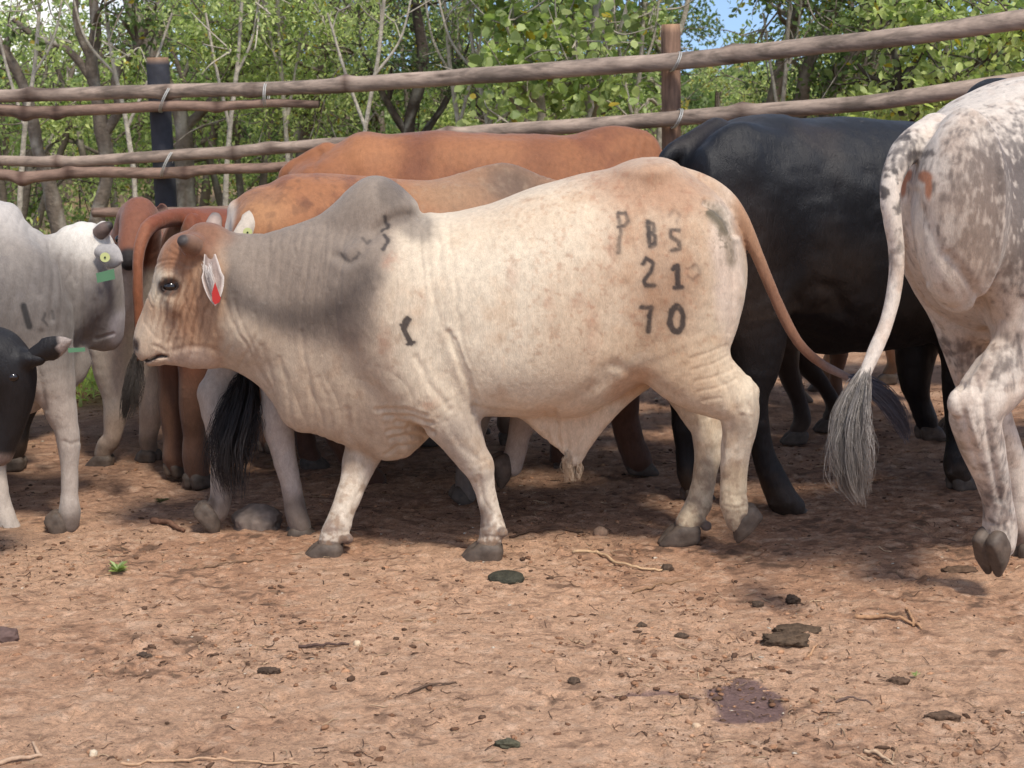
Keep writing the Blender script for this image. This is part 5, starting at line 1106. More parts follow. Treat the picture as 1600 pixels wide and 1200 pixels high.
stick('stick', [(988, 925), (1030, 917), (1074, 906)], .005, L3(150, 118, 90), 'short brown stick just below the long pale curved one')
stick('stick', [(1336, 966), (1370, 968), (1405, 974), (1434, 980)], .0075, L3(178, 138, 104), 'forked pale brown stick at the right of the foreground', [[(1428, 980), (1420, 966), (1414, 957)], [(1432, 980), (1440, 986)]])
stick('stick', [(466, 1011), (500, 1008), (546, 1007)], .006, L3(92, 72, 64), 'short dark stick left of the middle with a pale stone at its end')
stick('stick', [(190, 1197), (330, 1195), (470, 1197)], .004, L3(196, 160, 128), 'thin straight pale stick along the bottom edge')
stick('stick', [(0, 1199), (30, 1192), (66, 1184)], .007, L3(190, 160, 134), 'pale stick in the bottom left corner', [[(64, 1184), (56, 1174), (50, 1168)]])
stick('stick', [(1350, 1178), (1380, 1186), (1396, 1199)], .005, L3(200, 170, 140), 'pale bent stick at the bottom edge on the right')
stick('stick', [(796, 842), (850, 836), (912, 833)], .006, L3(86, 66, 54), 'dark stick lying behind the bull front hoof')
stick('stick', [(238, 820), (262, 824), (288, 832)], .013, L3(120, 88, 70), 'thick brown stick behind the grey bull raised hoof')
stick('stick', [(320, 890), (362, 882), (410, 878)], .004, L3(130, 104, 82), 'thin brown twig below the grey rock')
stick('stick', [(1306, 1100), (1330, 1098), (1362, 1102)], .004, L3(110, 90, 80), 'short grey twig right of the wet patch')
stick('stick', [(640, 1082), (670, 1076), (712, 1070)], .0045, L3(104, 84, 70), 'dark twig below the middle among crumbs of dung')
stick('stick', [(900, 1000), (915, 1010)], .004, L3(180, 150, 120), 'tiny pale twig in the middle of the foreground')
stick('stick', [(1262, 1028), (1270, 1016), (1278, 1006)], .005, L3(186, 146, 112), 'small upright twig beside the two dung pats')
iv4, jf4 = ico(4)
M_DUNG = simple_mat('dung', None, .8, .2, 55, .6, 1.0, .014, attr=True)
M_ROCK = simple_mat('rock', None, .9, .2, 30, .4, .7, .008, attr=True)
def lump(name, px, py, rx, ry, rz, c, mat, label, cat, seed, rough=.25, group=None, sink=.2):
    g_ = gnd(px, py); n_ = fbm(iv4 * 1.3 + seed, 3, seed) ; n2_ = fbm(iv4 * 6 + seed, 3, seed + 1)
    v = iv4 * (1 + rough * n_ + rough * .5 * n2_)[:, None]; v[:, 2] = np.sign(v[:, 2]) * np.abs(v[:, 2]) ** .8
    v = v * np.array([rx, ry, rz]); o = link(name, mesh_np(name, v, jf4, mat, True, np.tile(c, (len(v), 1)) * (1 + .3 * n2_[:, None])), None, (g_[0], g_[1], gz(g_[0], g_[1]) + rz * (.5 - sink)))
    return tag(o, label, cat, group)
DG = 'dung pats on the dirt'
lump('dung_pat', 792, 905, .062, .05, .022, L3(74, 72, 60), M_DUNG, 'round dark green dung pat in front of the bull front hoof', 'dung', 1, .15, DG)
lump('dung_pat', 1246, 986, .075, .035, .018, L3(98, 80, 64), M_DUNG, 'flat dark dung pat, upper of the two on the right', 'dung', 2, .5, DG)
lump('dung_pat', 1228, 1005, .07, .035, .020, L3(98, 80, 64), M_DUNG, 'lumpy dark dung pat, lower of the two on the right', 'dung', 3, .55, DG)
lump('dung_pat', 1502, 893, .060, .04, .014, L3(112, 88, 70), M_DUNG, 'dung pat in front of the speckled bull raised hoof', 'dung', 4, .5, DG)
lump('dung_pat', 1042, 892, .020, .016, .016, L3(98, 80, 66), M_DUNG, 'small dark dung lump at the end of the long pale stick', 'dung', 5, .4, DG)
lump('dung_pat', 1184, 948, .020, .014, .012, L3(98, 80, 66), M_DUNG, 'small dark dung lump in the middle right foreground', 'dung', 6, .4, DG)
lump('dung_pat', 1238, 940, .024, .018, .016, L3(84, 68, 56), M_DUNG, 'small brown dung lump above the two dung pats', 'dung', 7, .5, DG)
lump('dung_pat', 1002, 976, .016, .013, .012, L3(98, 80, 66), M_DUNG, 'small dung lump below the short brown stick', 'dung', 8, .4, DG)
lump('dung_pat', 1064, 994, .022, .012, .010, L3(98, 80, 66), M_DUNG, 'dung lump left of the two dung pats', 'dung', 9, .5, DG)
lump('dung_pat', 1402, 1066, .030, .020, .014, L3(106, 84, 68), M_DUNG, 'crumbled dung lump right of the wet patch', 'dung', 10, .6, DG)
lump('dung_pat', 1472, 1124, .040, .022, .016, L3(108, 86, 70), M_DUNG, 'flattened dung lump in the lower right foreground', 'dung', 11, .6, DG)
lump('dung_pat', 896, 1070, .018, .014, .014, L3(98, 80, 66), M_DUNG, 'dark dung lump left of the wet patch', 'dung', 12, .5, DG)
lump('dung_pat', 420, 1050, .030, .014, .012, L3(88, 72, 60), M_DUNG, 'loose dung lump in the lower left foreground', 'dung', 13, .6, DG)
lump('dung_pat', 225, 1028, .020, .014, .010, L3(92, 76, 64), M_DUNG, 'small dung lump in the left foreground', 'dung', 14, .6, DG)
lump('dung_pat', 796, 1168, .032, .016, .012, L3(96, 92, 74), M_DUNG, 'greenish dung lump at the bottom middle', 'dung', 15, .6, DG)
lump('rock', 402, 822, .100, .08, .060, L3(138, 122, 110), M_ROCK, 'big grey rock half buried beside the black tail tuft', 'rock', 21, .32)
lump('rock', 938, 836, .026, .02, .024, L3(150, 124, 104), M_ROCK, 'small rounded brown rock under the cream bull belly', 'rock', 22, .2)
lump('rock', 4, 1000, .055, .035, .026, L3(104, 84, 78), M_ROCK, 'flat dark rock at the left edge of the foreground', 'rock', 23, .3)
lump('rock', 558, 1008, .012, .010, .012, L3(214, 190, 160), M_ROCK, 'small pale stone at the end of the short dark stick', 'rock', 24, .3)
lump('rock', 1088, 1134, .012, .010, .010, L3(204, 176, 146), M_ROCK, 'small pale stone below the wet patch', 'rock', 25, .3)
lump('rock', 146, 1180, .010, .010, .010, L3(214, 196, 170), M_ROCK, 'small pale stone in the lower left corner', 'rock', 26, .3)

# ------------------------------------------------------------------ leaves
def leaf_material(name, gloss=.45):
    m, n, l, b = mat_new(name)
    a = n.new('ShaderNodeAttribute'); a.attribute_name = 'col'
    l.new(a.outputs['Color'], b.inputs['Base Color']); b.inputs['Roughness'].default_value = gloss; b.inputs['Specular IOR Level'].default_value = .4
    t = n.new('ShaderNodeBsdfTranslucent'); mx = n.new('ShaderNodeMixShader'); mx.inputs[0].default_value = .48
    c = mixc(n, l, 'MULTIPLY', 1.0, a.outputs['Color'], (1.2, 1.35, .80)); l.new(c, t.inputs['Color'])
    l.new(b.outputs[0], mx.inputs[1]); l.new(t.outputs[0], mx.inputs[2]); l.new(mx.outputs[0], n['Material Output'].inputs['Surface'])
    return m
M_LEAF = leaf_material('leaves')
M_BARK = simple_mat('bark', None, .9, .15, 22, .5, .9, .02, attr=True)
def leaves(P, size, rg, c0, c1, ratio=.55, up=.6, droop=.3, pts=6):
    n = len(P); s = size * rg.uniform(.6, 1.3, n)
    d = rg.normal(size=(n, 3)); d[:, 2] -= droop; d /= np.linalg.norm(d, axis=1, keepdims=True)
    nn = rg.normal(size=(n, 3)) * (1 - up * .5); nn[:, 2] += up; e = np.cross(nn, d); e /= np.maximum(np.linalg.norm(e, axis=1, keepdims=True), 1e-6); nn = np.cross(d, e)
    if pts == 6: sh = [(0, 0, 0), (.3, .42, .06), (.7, .40, .04), (1, 0, -.08), (.7, -.40, .04), (.3, -.42, .06)]
    else: sh = [(0, 0, 0), (.45, .5, .08), (1, 0, -.06), (.45, -.5, .08)]
    v = np.stack([P + s[:, None] * (a * d + b * ratio * e + c * nn) for a, b, c in sh], 1).reshape(-1, 3)
    f = np.arange(n * pts).reshape(n, pts); t = rg.uniform(0, 1, (n, 1)) ; c = (c0 * (1 - t) + c1 * t) * rg.uniform(.6, 1.25, (n, 1))
    yl = rg.uniform(0, 1, n) < .03; c[yl] = L3(170, 150, 60)
    return v, f, np.repeat(c, pts, 0)
def limb(P, r, sides=8, seed=0):
    """P nodes (k,3), r radii"""
    m = max(8, len(P) * 5); S = crspline(P, m); rr = np.interp(np.linspace(0, 1, m), np.linspace(0, 1, len(r)), r)
    S = S + (np.stack([vnoise(S * 3 + seed, 1), vnoise(S * 3 + seed, 2), 0 * rr], 1) * .25 + 0) * rr[:, None] * 1.2
    rr = rr * (1 + .15 * vnoise(S * 9 + seed, 3)); v, f = tubes(S[None], rr[None], sides); return v, f, S, rr
def tree(name, label, group, Y, trunks, boxes, size, c0, c1, bark, seed, cat='tree', shape=(.55, 6), n_clump=14, per=200, crad=(.25, .5), twigs=True, base=None):
    rg = np.random.RandomState(seed); V = []; F = []; off = 0; cents = []
    for px0, py0, px1, py1, dy, k in boxes:
        for _ in range(k): cents.append(at(rg.uniform(px0, px1), rg.uniform(py0, py1), Y + rg.uniform(-dy, dy)))
    cents = np.array(cents); nodes = []
    for t in trunks:
        P = np.array([at(q[0], q[1], Y + (q[3] if len(q) > 3 else 0)) for q in t]); rad = np.array([q[2] for q in t]) * Y / FPX
        v, f, S, rr = limb(P, rad, 9, seed); V.append(v); F.append(f + off); off += len(v); nodes += [(S[i], rr[i]) for i in range(len(S) // 3, len(S))]
    NP = np.array([q[0] for q in nodes]); NR = np.array([q[1] for q in nodes])
    if twigs:
        for c in cents:
            w = np.linalg.norm(NP - c, axis=1) + 1.5 * np.maximum(0, NP[:, 2] - c[2]); j = int(np.argmin(w + rg.uniform(0, .5, len(w)))); a = NP[j]; mid = (a + c) / 2 + rg.normal(size=3) * .12 * np.linalg.norm(c - a) + np.array([0, 0, .1])
            v, f, S, rr = limb(np.array([a, mid, c]), [min(NR[j] * .6, .03), min(NR[j] * .4, .016), .005], 6, seed); V.append(v); F.append(f + off); off += len(v)
            for q in range(3):
                e = c + rg.normal(size=3) * crad[1] * .7; v, f, _, _ = limb(np.array([S[len(S) // 2 + rg.randint(0, len(S) // 2)], (c + e) / 2 + rg.normal(size=3) * .05, e]), [.008, .006, .003], 4, seed); V.append(v); F.append(f + off); off += len(v)
    V = np.vstack(V); F = np.vstack(F)
    b0 = NP[0] * 0 + np.array([V[np.argmin(V[:, 2]), 0], V[np.argmin(V[:, 2]), 1], 0])
    root = bpy.data.objects.new(name, None); C.objects.link(root); root.location = tuple(b0); tag(root, label, cat, group)
    bc = np.tile(bark, (len(V), 1)) * (1 + .35 * fbm(V * np.array([9, 9, 4]), 3, seed)[:, None]); bc = mixa(bc, L3(190, 185, 172), .5 * sstep(.1, .35, fbm(V * 14, 3, seed + 5)))
    link('trunk', mesh_np('trunk', V - b0, F, M_BARK, True, np.clip(bc, .01, 1)), root)
    P = []
    for c in cents:
        R_ = rg.uniform(*crad); q = rg.normal(size=(per, 3)); q /= np.linalg.norm(q, axis=1, keepdims=True); q *= (R_ * rg.uniform(.15, 1, per) ** .5)[:, None]; q[:, 2] *= .7; P.append(c + q)
    P = np.vstack(P); v, f, col = leaves(P, size, rg, c0, c1, shape[0], pts=shape[1])
    link('crown', mesh_np('crown', v - b0, f, M_LEAF, False, col), root)
    return root
def down(px, py, r, Y, spread=0):      # a trunk base on the ground below that place
    yb = 600 + FPX * math.tan(0) ; g_ = 140 + FPX * CAMZ / Y * 1.02; return (px + spread, g_, r * 1.5)
TG = 'bush trees beyond the fence'
G1, G2 = L3(118, 138, 80), L3(180, 196, 130)      # mid, light
D1, D2 = L3(80, 94, 60), L3(122, 136, 92)        # dark
Y1, Y2 = L3(156, 170, 90), L3(212, 220, 148)     # yellow green
BK1 = L3(120, 108, 96); BK2 = L3(84, 74, 66)
tree('tree', 'bare branched grey tree with twisted trunks at the far left, beyond the fence', TG, 13.0,
     [[(110, 470, 16), (88, 330, 13), (60, 240, 10), (48, 180, 10), (20, 100, 8), (-30, 20, 6)], [(140, 480, 14), (150, 350, 12), (168, 270, 11), (158, 190, 11), (142, 110, 10), (150, 40, 8), (140, -60, 6)], [(160, 215, 8), (185, 170, 7), (180, 120, 6), (220, 60, 5)], [(158, 150, 7), (110, 82, 6), (60, 60, 5), (20, 30, 4)], [(145, 100, 6), (120, 40, 5), (120, -40, 4)]],
     [(-60, -120, 240, 30, .5, 10), (-60, 20, 30, 120, .4, 3), (180, 10, 260, 90, .4, 4)], .055, D1, G1, BK1, 11, per=70, crad=(.15, .35))
tree('tree', 'tree of fine bright green leaves, filling the view right of the dark post', TG, 14.5,
     [[(300, 470, 20), (290, 300, 16), (285, 190, 13), (250, 110, 11), (215, 40, 9), (190, -40, 7)], [(480, 450, 12), (470, 250, 10), (500, 120, 8), (520, 0, 6)], [(290, 200, 8), (360, 120, 6), (400, 20, 4)]],
     [(320, -120, 560, 110, 1.0, 26), (250, -60, 340, 80, .7, 8), (360, 90, 600, 180, .8, 10)], .050, G1, Y2, BK1, 12, per=300, crad=(.25, .5), shape=(.45, 6))
tree('tree', 'dark leafed dense tree behind the orange cow, left of the grey stems', TG, 14.0,
     [[(640, 470, 16), (650, 300, 12), (640, 200, 10), (660, 90, 9), (640, -40, 7)], [(650, 230, 7), (600, 150, 5), (560, 60, 4)], [(650, 230, 7), (700, 150, 5), (720, 60, 4)]],
     [(560, -120, 730, 120, .8, 24), (600, 90, 720, 170, .6, 5)], .042, D1, D2, BK2, 13, per=330, crad=(.22, .42), shape=(.4, 4))
tree('tree', 'tree of large round pale green leaves on thin grey stems, left of the wooden post', TG, 12.6,
     [[(925, 480, 9), (915, 300, 8), (922, 190, 8), (918, 110, 7), (930, 40, 6), (936, -60, 5)], [(846, 470, 8), (850, 300, 8), (848, 190, 8), (838, 120, 7), (815, 60, 6), (795, -20, 5)], [(850, 140, 5), (900, 80, 4), (960, 20, 3)], [(922, 120, 5), (960, 70, 4), (985, -10, 3)]],
     [(750, -100, 1010, 60, .6, 20), (770, 60, 1000, 190, .6, 10)], .085, L3(124, 142, 84), L3(180, 190, 124), L3(170, 160, 146), 14, per=70, crad=(.22, .42), shape=(.95, 6))
tree('tree', 'slender pale forked tree right behind the wooden post top', TG, 13.4,
     [[(1030, 480, 8), (1030, 300, 7), (1035, 180, 7), (1040, 100, 6), (1015, 40, 5), (1000, -40, 4)], [(1040, 100, 5), (1068, 30, 4), (1080, -40, 3)]],
     [(975, -100, 1035, 60, .4, 8), (990, 60, 1020, 180, .4, 4)], .06, G1, G2, L3(176, 166, 150), 15, per=120, crad=(.18, .32))
tree('tree', 'dark canopied tree with three leaning grey trunks above the black bull', TG, 13.2,
     [[(1180, 480, 18), (1190, 280, 13), (1203, 180, 12), (1222, 100, 11), (1240, 40, 9), (1270, -40, 7)], [(1245, 480, 16), (1243, 280, 12), (1250, 180, 11), (1262, 110, 10), (1290, 40, 9), (1330, -40, 7)], [(1270, 480, 18), (1285, 240, 13), (1300, 140, 12), (1326, 90, 10), (1370, 40, 9), (1430, 20, 7)], [(1290, 140, 6), (1340, 110, 5), (1360, 100, 3)]],
     [(1205, -120, 1400, 40, .9, 24), (1190, 90, 1350, 170, .6, 7)], .055, D1, G1, L3(128, 116, 104), 16, per=170, crad=(.2, .42))
tree('tree', 'yellow green leafy tree at the right with a thin dark branching stem', TG, 12.4,
     [[(1410, 480, 8), (1408, 300, 7), (1406, 180, 7), (1404, 110, 6), (1390, 60, 5), (1370, 0, 4)], [(1405, 130, 5), (1440, 80, 4), (1470, 20, 3)], [(1406, 132, 4), (1360, 120, 3), (1340, 100, 2.5)], [(1404, 130, 4), (1480, 125, 3), (1540, 90, 3)]],
     [(1380, -60, 1640, 60, .8, 16), (1440, 60, 1640, 160, .6, 10), (1330, 120, 1450, 180, .5, 5)], .080, G1, Y2, BK2, 17, per=95, crad=(.22, .42), shape=(.6, 6))
rs = random.Random(12)
for k, (px, Yk, ln, lab) in enumerate([(212, 12.8, -26, 'pale leaning sapling left of the dark fence post'), (352, 13.2, 14, 'thin pale sapling right of the dark fence post'), (452, 13.8, -10, 'thin grey sapling above the tan cow'), (560, 13.0, 22, 'pale bent sapling above the orange cow rump'), (724, 13.5, -16, 'thin grey sapling right of the dark leafed tree'), (775, 12.9, -24, 'pale sapling leaning left above the orange cow back'), (985, 13.0, 12, 'thin pale sapling left of the wooden post'), (1215, 12.8, 10, 'short pale sapling right of the sky gap'), (1345, 13.4, 14, 'thin grey sapling right of the three leaning trunks'), (1500, 12.9, -14, 'pale sapling above the speckled bull rump'), (30, 12.4, 18, 'pale sapling at the far left edge')]):
    tree('sapling', lab, 'thin saplings beyond the fence', Yk, [[(px + ln * .2, 480, 5), (px, 330, 4.2), (px + ln * .5, 200, 3.8), (px + ln * 1.4, 90, 3.2), (px + ln * 2, -40, 2.6)], [(px + ln * .5, 200, 3), (px - ln * 1.0, 110, 2.4), (px - ln * 2.2, 20, 1.8)], [(px + ln * 1.1, 120, 2.6), (px + ln * 3.0, 60, 2), (px + ln * 4, -30, 1.5)]],
         [(px - 50, -60, px + 60, 90, .3, 5)], .05, G1, Y2, L3(186, 176, 160), 60 + k, 'sapling', per=45, crad=(.12, .25))
# shrubs further back: a few prototypes copied with their parts
def shrub(name, label, Y, px, w, h, size, c0, c1, seed, n=22, per=260, pts=4):
    yb = 140 + FPX * CAMZ / Y; top = 140 - (h - CAMZ) * FPX / Y; W_ = w * FPX / Y / 2
    tr = [[(px + k * .12 * W_, yb, 7), (px + k * .4 * W_, (yb + top) / 2, 5), (px + k * .7 * W_, top + 40, 3)] for k in (-1, -.3, .4, 1)]
    return tree(name, label, 'shrubs of the thicket behind the trees', Y, tr, [(px - W_, top, px + W_, yb - 30, w * .35, n)], size, c0, c1, BK1, seed, 'shrub', (.55, pts), per=per, crad=(.25, .48))
def copy_thing(o, loc, rz, s, label):
    c = o.copy(); C.objects.link(c); c.location = loc; c.rotation_euler = (0, 0, rz); c.scale = (s, s, s); c['label'] = label
    for ch in list(o.children): k = ch.copy(); C.objects.link(k); k.parent = c
    return c
S = [shrub('shrub', 'pale yellow green shrub behind the twisted grey tree', 16.0, 20, 2.6, 2.3, .055, G1, Y2, 31),
     shrub('shrub', 'mid green thicket shrub seen left of the dark fence post', 16.6, 190, 2.4, 2.6, .060, G1, G2, 32),
     shrub('shrub', 'dense dark green shrub in the thicket above the orange cow', 17.5, 660, 2.6, 2.8, .055, D1, G1, 33),
     shrub('shrub', 'bright green shrub between the dark post and the orange cow', 16.4, 390, 2.6, 2.6, .055, G1, Y2, 34)]
rr_ = random.Random(4)
NAMES = {0: 'yellow green', 1: 'mid green', 2: 'dark green', 3: 'bright green'}
for k, (px, Y, j, s, lab) in enumerate([
    (-120, 17, 2, .9, 'dark green shrub at the far left edge of the thicket'), (110, 19, 3, .95, 'bright green shrub seen between the twisted grey trunks'), (270, 19, 2, 1.3, 'dark green shrub right behind the dark fence post'),
    (520, 18, 0, 1.15, 'yellow green shrub below the bright fine leafed tree'), (590, 21, 1, 1.5, 'mid green shrub deep in the thicket left of the dark tree'), (760, 19.5, 3, 1.1, 'bright green shrub right of the dark tree, under the upper rail'),
    (850, 17, 0, 1.0, 'yellow green shrub behind the round leafed tree'), (960, 18, 1, 1.05, 'mid green shrub between the round leafed tree and the wooden post'), (1030, 21, 2, .95, 'dark green shrub just behind the wooden post'),
    (1120, 23, 0, .80, 'low yellow green shrub in the gap right of the wooden post'), (1190, 19, 3, .82, 'low bright green shrub behind the three leaning trunks'), (1290, 18.5, 1, 1.0, 'mid green shrub behind the black bull back'),
    (1360, 20, 2, 1.3, 'dark green shrub behind the thin dark stem on the right'), (1480, 17.5, 0, 1.1, 'yellow green shrub above the speckled bull rump'), (1600, 18.5, 1, 1.3, 'mid green shrub at the far right edge'),
    (1720, 17, 2, 1.2, 'dark green shrub beyond the right edge of the fence'), (1900, 16, 1, 1.3, 'mid green shrub past the right edge of the photo'), (2120, 17, 3, 1.3, 'bright green shrub furthest right past the edge of the photo'), (430, 22, 2, 1.5, 'dark shrub deep behind the bright fine leafed tree'), (60, 24, 1, 1.0, 'mid green shrub deep behind the yellow green one at left'),
    (900, 24, 2, 1.45, 'dark shrub deep behind the round leafed tree'), (1400, 25, 1, 1.5, 'tall mid green shrub deep in the thicket on the right')]):
    p = at(px, 300, Y); copy_thing(S[j], (p[0], Y, 0), rr_.uniform(0, 6.28), s, lab)
# low undergrowth behind the fence and a far belt of bush
rg = np.random.RandomState(8)
n = 26000; yy = rg.uniform(9.6, 16, n); xx = rg.uniform(-.45, .40, n) * yy; q = np.stack([xx, yy, 0 * xx], 1); den = fbm(q * .8, 3, 301)
hgt = .12 + .55 * sstep(-.2, .4, den) * sstep(9.6, 11.5, yy); keep = (den > -.35) & ~((xx > 1.6) & (yy < 12.5)); q[:, 2] = rg.uniform(0, 1, n) ** 1.2 * hgt; q = q[keep]
v, f, c = leaves(q, .075, rg, G1, Y2, .35, up=.2, droop=-.5, pts=4)
tag(link('undergrowth', mesh_np('undergrowth', v, f, M_LEAF, False, c)), 'green weeds and grass growing at the foot of the fence', None, None, 'stuff')
n = 3500; yy = rg.uniform(8.3, 9.7, n); xx = np.clip(rg.normal(-2.35, .5, n), -3.6, -1.3); q = np.stack([xx, yy, rg.uniform(0, .22, n)], 1); v, f, c = leaves(q, .10, rg, G2, Y2, .18, up=.1, droop=-1.2, pts=4)
tag(link('grass', mesh_np('grass', v, f, M_LEAF, False, c)), 'patch of bright green grass inside the pen behind the pale legs', None, None, 'stuff')
n = 60000; yy = rg.uniform(28, 70, n); xx = rg.uniform(-.42, .42, n) * yy; q = np.stack([xx, yy, rg.uniform(0, 1, n) * (1.9 + .8 * fbm(np.stack([xx * .3, yy * .3, 0 * xx], 1), 3, 5))], 1)
v, f, c = leaves(q, .30, rg, L3(100, 122, 72), L3(136, 152, 92), .6, pts=4)
tag(link('far_bush', mesh_np('far_bush', v, f, M_LEAF, False, c)), 'belt of far off bush behind the thicket', None, None, 'stuff')
hx = np.linspace(-500, 700, 120); hy = np.array([900, 960, 1040, 1140, 1250.]); HX, HY = np.meshgrid(hx, hy, indexing='ij'); prof = np.array([0, .55, .85, 1, .9]) 
HZ = (16 + 14 * fbm(np.stack([HX.ravel() / 160, HY.ravel() / 400, 0 * HX.ravel()], 1), 4, 9)).reshape(HX.shape) * prof[None, :] 
idx = np.arange(HX.size).reshape(HX.shape); f = np.stack([idx[:-1, :-1], idx[1:, :-1], idx[1:, 1:], idx[:-1, 1:]], -1).reshape(-1, 4)
tag(link('hill', mesh_np('hill', np.stack([HX.ravel(), HY.ravel(), HZ.ravel()], 1), f, simple_mat('hill_bush', L3(120, 126, 118), .95, .1, .05, .3, 0))), 'low far hill on the horizon', None, None, 'structure')
# a small weed in the dirt
def weed(px, py, label, n, s, seed, c0=G1, c1=G2):
    rg = np.random.RandomState(seed); g_ = gnd(px, py); a = rg.uniform(0, 6.28, n); q = np.zeros((n, 3)); q[:, 2] = .004 + rg.uniform(0, .3, n) * s
    d = np.stack([np.cos(a), np.sin(a), rg.uniform(.2, 1.0, n)], 1); d /= np.linalg.norm(d, axis=1, keepdims=True); L = s * rg.uniform(.5, 1.1, n); e = np.stack([-np.sin(a), np.cos(a), 0 * a], 1)
    v = np.stack([q + L[:, None] * (x_ * d + y_ * .3 * e + z_ * np.array([0, 0, 1])) for x_, y_, z_ in ((0, 0, 0), (.5, .45, .06), (1, 0, -.12), (.5, -.45, .06))], 1).reshape(-1, 3)
    tag(link('weed', mesh_np('weed', v, np.arange(4 * n).reshape(n, 4), M_LEAF, False, np.repeat(c0 + (c1 - c0) * rg.uniform(0, 1, (n, 1)), 4, 0)), None, (g_[0], g_[1], gz(g_[0], g_[1]))), label, 'plant', 'small weeds in the dirt')
weed(184, 898, 'small green weed in the dirt below the grey bull raised hoof', 34, .05, 1)
weed(1432, 1060, 'tiny green weed in the lower right dirt', 12, .018, 2)
weed(252, 788, 'small dusty weed behind the thick brown stick', 20, .04, 3, L3(90, 84, 60), L3(110, 108, 74))

# ------------------------------------------------------------------ fence
def wood_material(name, stretch):
    m, n, l, b = mat_new(name)
    tc = n.new('ShaderNodeTexCoord').outputs['Object']; a = n.new('ShaderNodeAttribute'); a.attribute_name = 'col'
    s1 = noise(n, l, mapping(n, l, tc, stretch), 9, 6, .65, .4); s2 = noise(n, l, mapping(n, l, tc, stretch), 45, 4, .6); s3 = noise(n, l, tc, 5, 4, .6)
    c = mixc(n, l, 'MULTIPLY', 1, a.outputs['Color'], ramp(n, l, s1, [(.3, .38), (.42, .62), (.5, .98), (.7, 1.2)])); c = mixc(n, l, 'MULTIPLY', 1, c, ramp(n, l, s2, [(.3, .7), (.6, 1.05)]))
    c = mixc(n, l, 'MULTIPLY', 1, c, ramp(n, l, s3, [(.35, .75), (.6, 1.05)])); l.new(c, b.inputs['Base Color']); b.inputs['Roughness'].default_value = .8; b.inputs['Specular IOR Level'].default_value = .25
    p = bump(n, l, b, s1, .6, .012); bump(n, l, b, s2, .5, .004, p); return m
M_RAIL = wood_material('rail_wood', (.12, 1, 1)); M_POST = wood_material('post_wood', (1, 1, .12))
M_DPOST = simple_mat('dark_post', None, .7, .3, 14, .5, .5, .01, attr=True)
M_WIRE = simple_mat('wire', L3(170, 168, 162), .35, .5, 20, .2, 0)
def YF(px): return 11.5 - 1.6 * px / 1600
fb = at(640, 300, YF(640))[:2]
FR = bpy.data.objects.new('pole_fence', None); C.objects.link(FR); FR.location = (fb[0], fb[1], 0); tag(FR, 'rough pole fence of long peeled rails wired to two posts, behind the cattle', 'fence')
FO = np.array([fb[0], fb[1], 0])
def pole(name, pts, seed, c, knots=(), parent=FR, mat=None, dY=-.02, ends=True):
    P = np.array([at(a, b, YF(a) + dY) for a, b, _ in pts]); rad = .95 * np.array([q[2] for q in pts]) * np.array([YF(q[0]) for q in pts]) / FPX; m = 160
    S = crspline(P, m); rr = np.interp(np.linspace(0, 1, m), np.linspace(0, 1, len(rad)), rad); S[:, 2] += .010 * vnoise(S * 1.3 + seed, 4) + .004 * vnoise(S * 4 + seed, 5)
    sides = 18; v, f = tubes(S[None], rr[None], sides); cen = np.repeat(S, sides, 0); d = v - cen
    k = 1 + .07 * fbm(v * np.array([4, 14, 14]) + seed, 3, 6)
    for kx, side in knots:
        p = at(kx, np.interp(kx, [q[0] for q in pts], [q[1] for q in pts]), YF(kx)); w = np.exp(-((v[:, 0] - p[0]) / .05) ** 2) * np.clip(d[:, 2] * side / np.abs(d[:, 2]).max(), 0, 1); k += .55 * w
    v = cen + d * k[:, None]; col = np.tile(c, (len(v), 1)) * (1 + .15 * fbm(v * np.array([1.2, 10, 10]), 3, seed)[:, None])
    dk = sstep(.35, .6, fbm(v * np.array([3, 12, 12]) + seed, 3, 8)); col = mixa(col, L3(70, 48, 40), .7 * dk)
    for kx, side in knots:
        p = at(kx, np.interp(kx, [q[0] for q in pts], [q[1] for q in pts]), YF(kx)); col = mixa(col, L3(64, 42, 34), .7 * np.exp(-((v[:, 0] - p[0]) / .035) ** 2))
    e = np.array([list(range(sides))[::-1], list(range((m - 1) * sides, m * sides))])
    return link(name, mesh_np(name, v - FO, [f, e], mat or M_RAIL, True, col), parent)
W1, W2 = L3(154, 136, 122), L3(136, 112, 98)
pole('rail', [(-140, 150, 11), (0, 150.5, 10.5), (150, 147, 11), (260, 143, 11.5), (410, 139, 11), (500, 134, 12), (620, 126, 13), (800, 113, 13.5), (1060, 95, 14), (1300, 68, 14.5), (1450, 50, 15.5), (1600, 32, 16.5), (1750, 12, 17), (2300, -50, 19)], 1, W1, [(50, 1), (260, -1), (395, -1), (540, 1), (1150, 1)])
pole('rail', [(-140, 164, 10), (0, 171, 10), (60, 176, 10), (130, 173, 9), (260, 165, 9), (340, 166, 8), (430, 161, 7), (498, 163, 6)], 2, W2, [(40, -1), (90, -1), (340, -1)])
pole('rail', [(-140, 255, 9), (0, 252, 8.5), (120, 251, 9), (250, 243, 9.5), (360, 236, 9.5), (500, 226, 10), (640, 216, 11), (760, 205, 12), (900, 196, 12), (1060, 185, 12.5), (1300, 165, 13), (1450, 147, 14), (1600, 126, 14.5), (1750, 108, 15), (2300, 50, 17)], 3, W1, [(90, 1), (365, -1.4), (420, 1), (700, 1), (1160, 1)], dY=-.01)
pole('rail', [(-140, 268, 9), (0, 272, 9), (40, 277, 9.5), (140, 270, 9), (250, 271, 9), (340, 265, 8.5), (450, 261, 8), (600, 254, 7)], 4, W2, [(36, -1.3), (110, 1), (290, -1)])
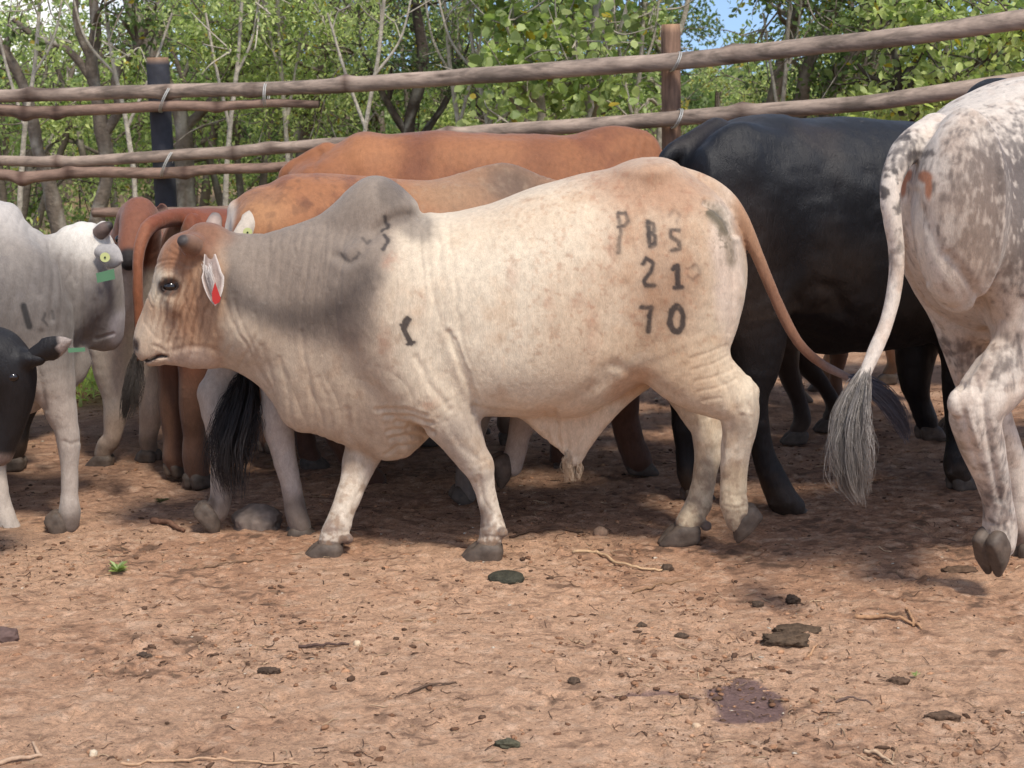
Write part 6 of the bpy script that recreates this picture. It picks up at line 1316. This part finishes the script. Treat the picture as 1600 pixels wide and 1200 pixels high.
pole('rail', [(146, 333, 8), (300, 331, 8), (520, 322, 9), (800, 306, 10), (1200, 280, 11), (1650, 235, 13)], 5, W2, [], dY=-.01)
pole('rail', [(-140, 420, 9), (300, 415, 9), (800, 395, 10), (1200, 375, 11), (1700, 340, 13)], 6, W2, [], dY=0)
def post(px, top, r, lean, mat, c, seed, dY=.13):
    Yp = YF(px) + dY; a = at(px, top, Yp); b = np.array([a[0] + lean, Yp, -.1]); m = 40; S = np.linspace(b, a, m); rr = np.full(m, r) * (1 + .03 * vnoise(S * 4 + seed, 2)); rr[-1] *= .93
    v, f = tubes(S[None], rr[None], 20); cen = np.repeat(S, 20, 0); v = cen + (v - cen) * (1 + .05 * fbm(v * np.array([14, 14, 2]) + seed, 3, 6))[:, None]; t = np.array([list(range((m - 1) * 20, m * 20))])
    top_ = v[-20:].mean(0); col = np.tile(c, (len(v), 1)) * (1 + .2 * fbm(v * np.array([10, 10, 2]), 3, seed)[:, None]); col[-20:] = L3(150, 118, 92)
    return link('post', mesh_np('post', v - FO, [f, t], mat, True, col), FR)
post(1850, -40, .062, -.05, M_POST, L3(132, 104, 86), 3, .14)
post(246, 90, .078, .04, M_DPOST, L3(62, 62, 68), 1, .16); post(1048, 38, .062, .05, M_POST, L3(132, 104, 86), 2, .14)
def tie(px, py, h, w, tilt, dY=-.10):
    p = at(px, py, YF(px) + dY); s = YF(px) / FPX; n_ = 40; t = np.linspace(0, 2 * math.pi, n_); hh, ww = h * s / 2, w * s / 2
    for k in (0, 1):
        off = .012 * k; pts = np.stack([p[0] + off + math.sin(tilt) * hh * np.cos(t) + ww * .25 * np.sin(t), p[1] + .11 - .17 * np.sin(t) * 0.75 - .0 * t, p[2] + math.cos(tilt) * hh * np.cos(t)], 1); v, f = tubes(pts[None], np.full((1, n_), .0042), 6)
        link('wire_tie', mesh_np('wire_tie', v - FO, f, M_WIRE), FR)
tie(254, 154, 46, 8, .45); tie(411, 148, 38, 6, .05); tie(256, 257, 46, 8, .45); tie(1057, 96, 32, 8, .4); tie(1059, 186, 32, 8, .4)
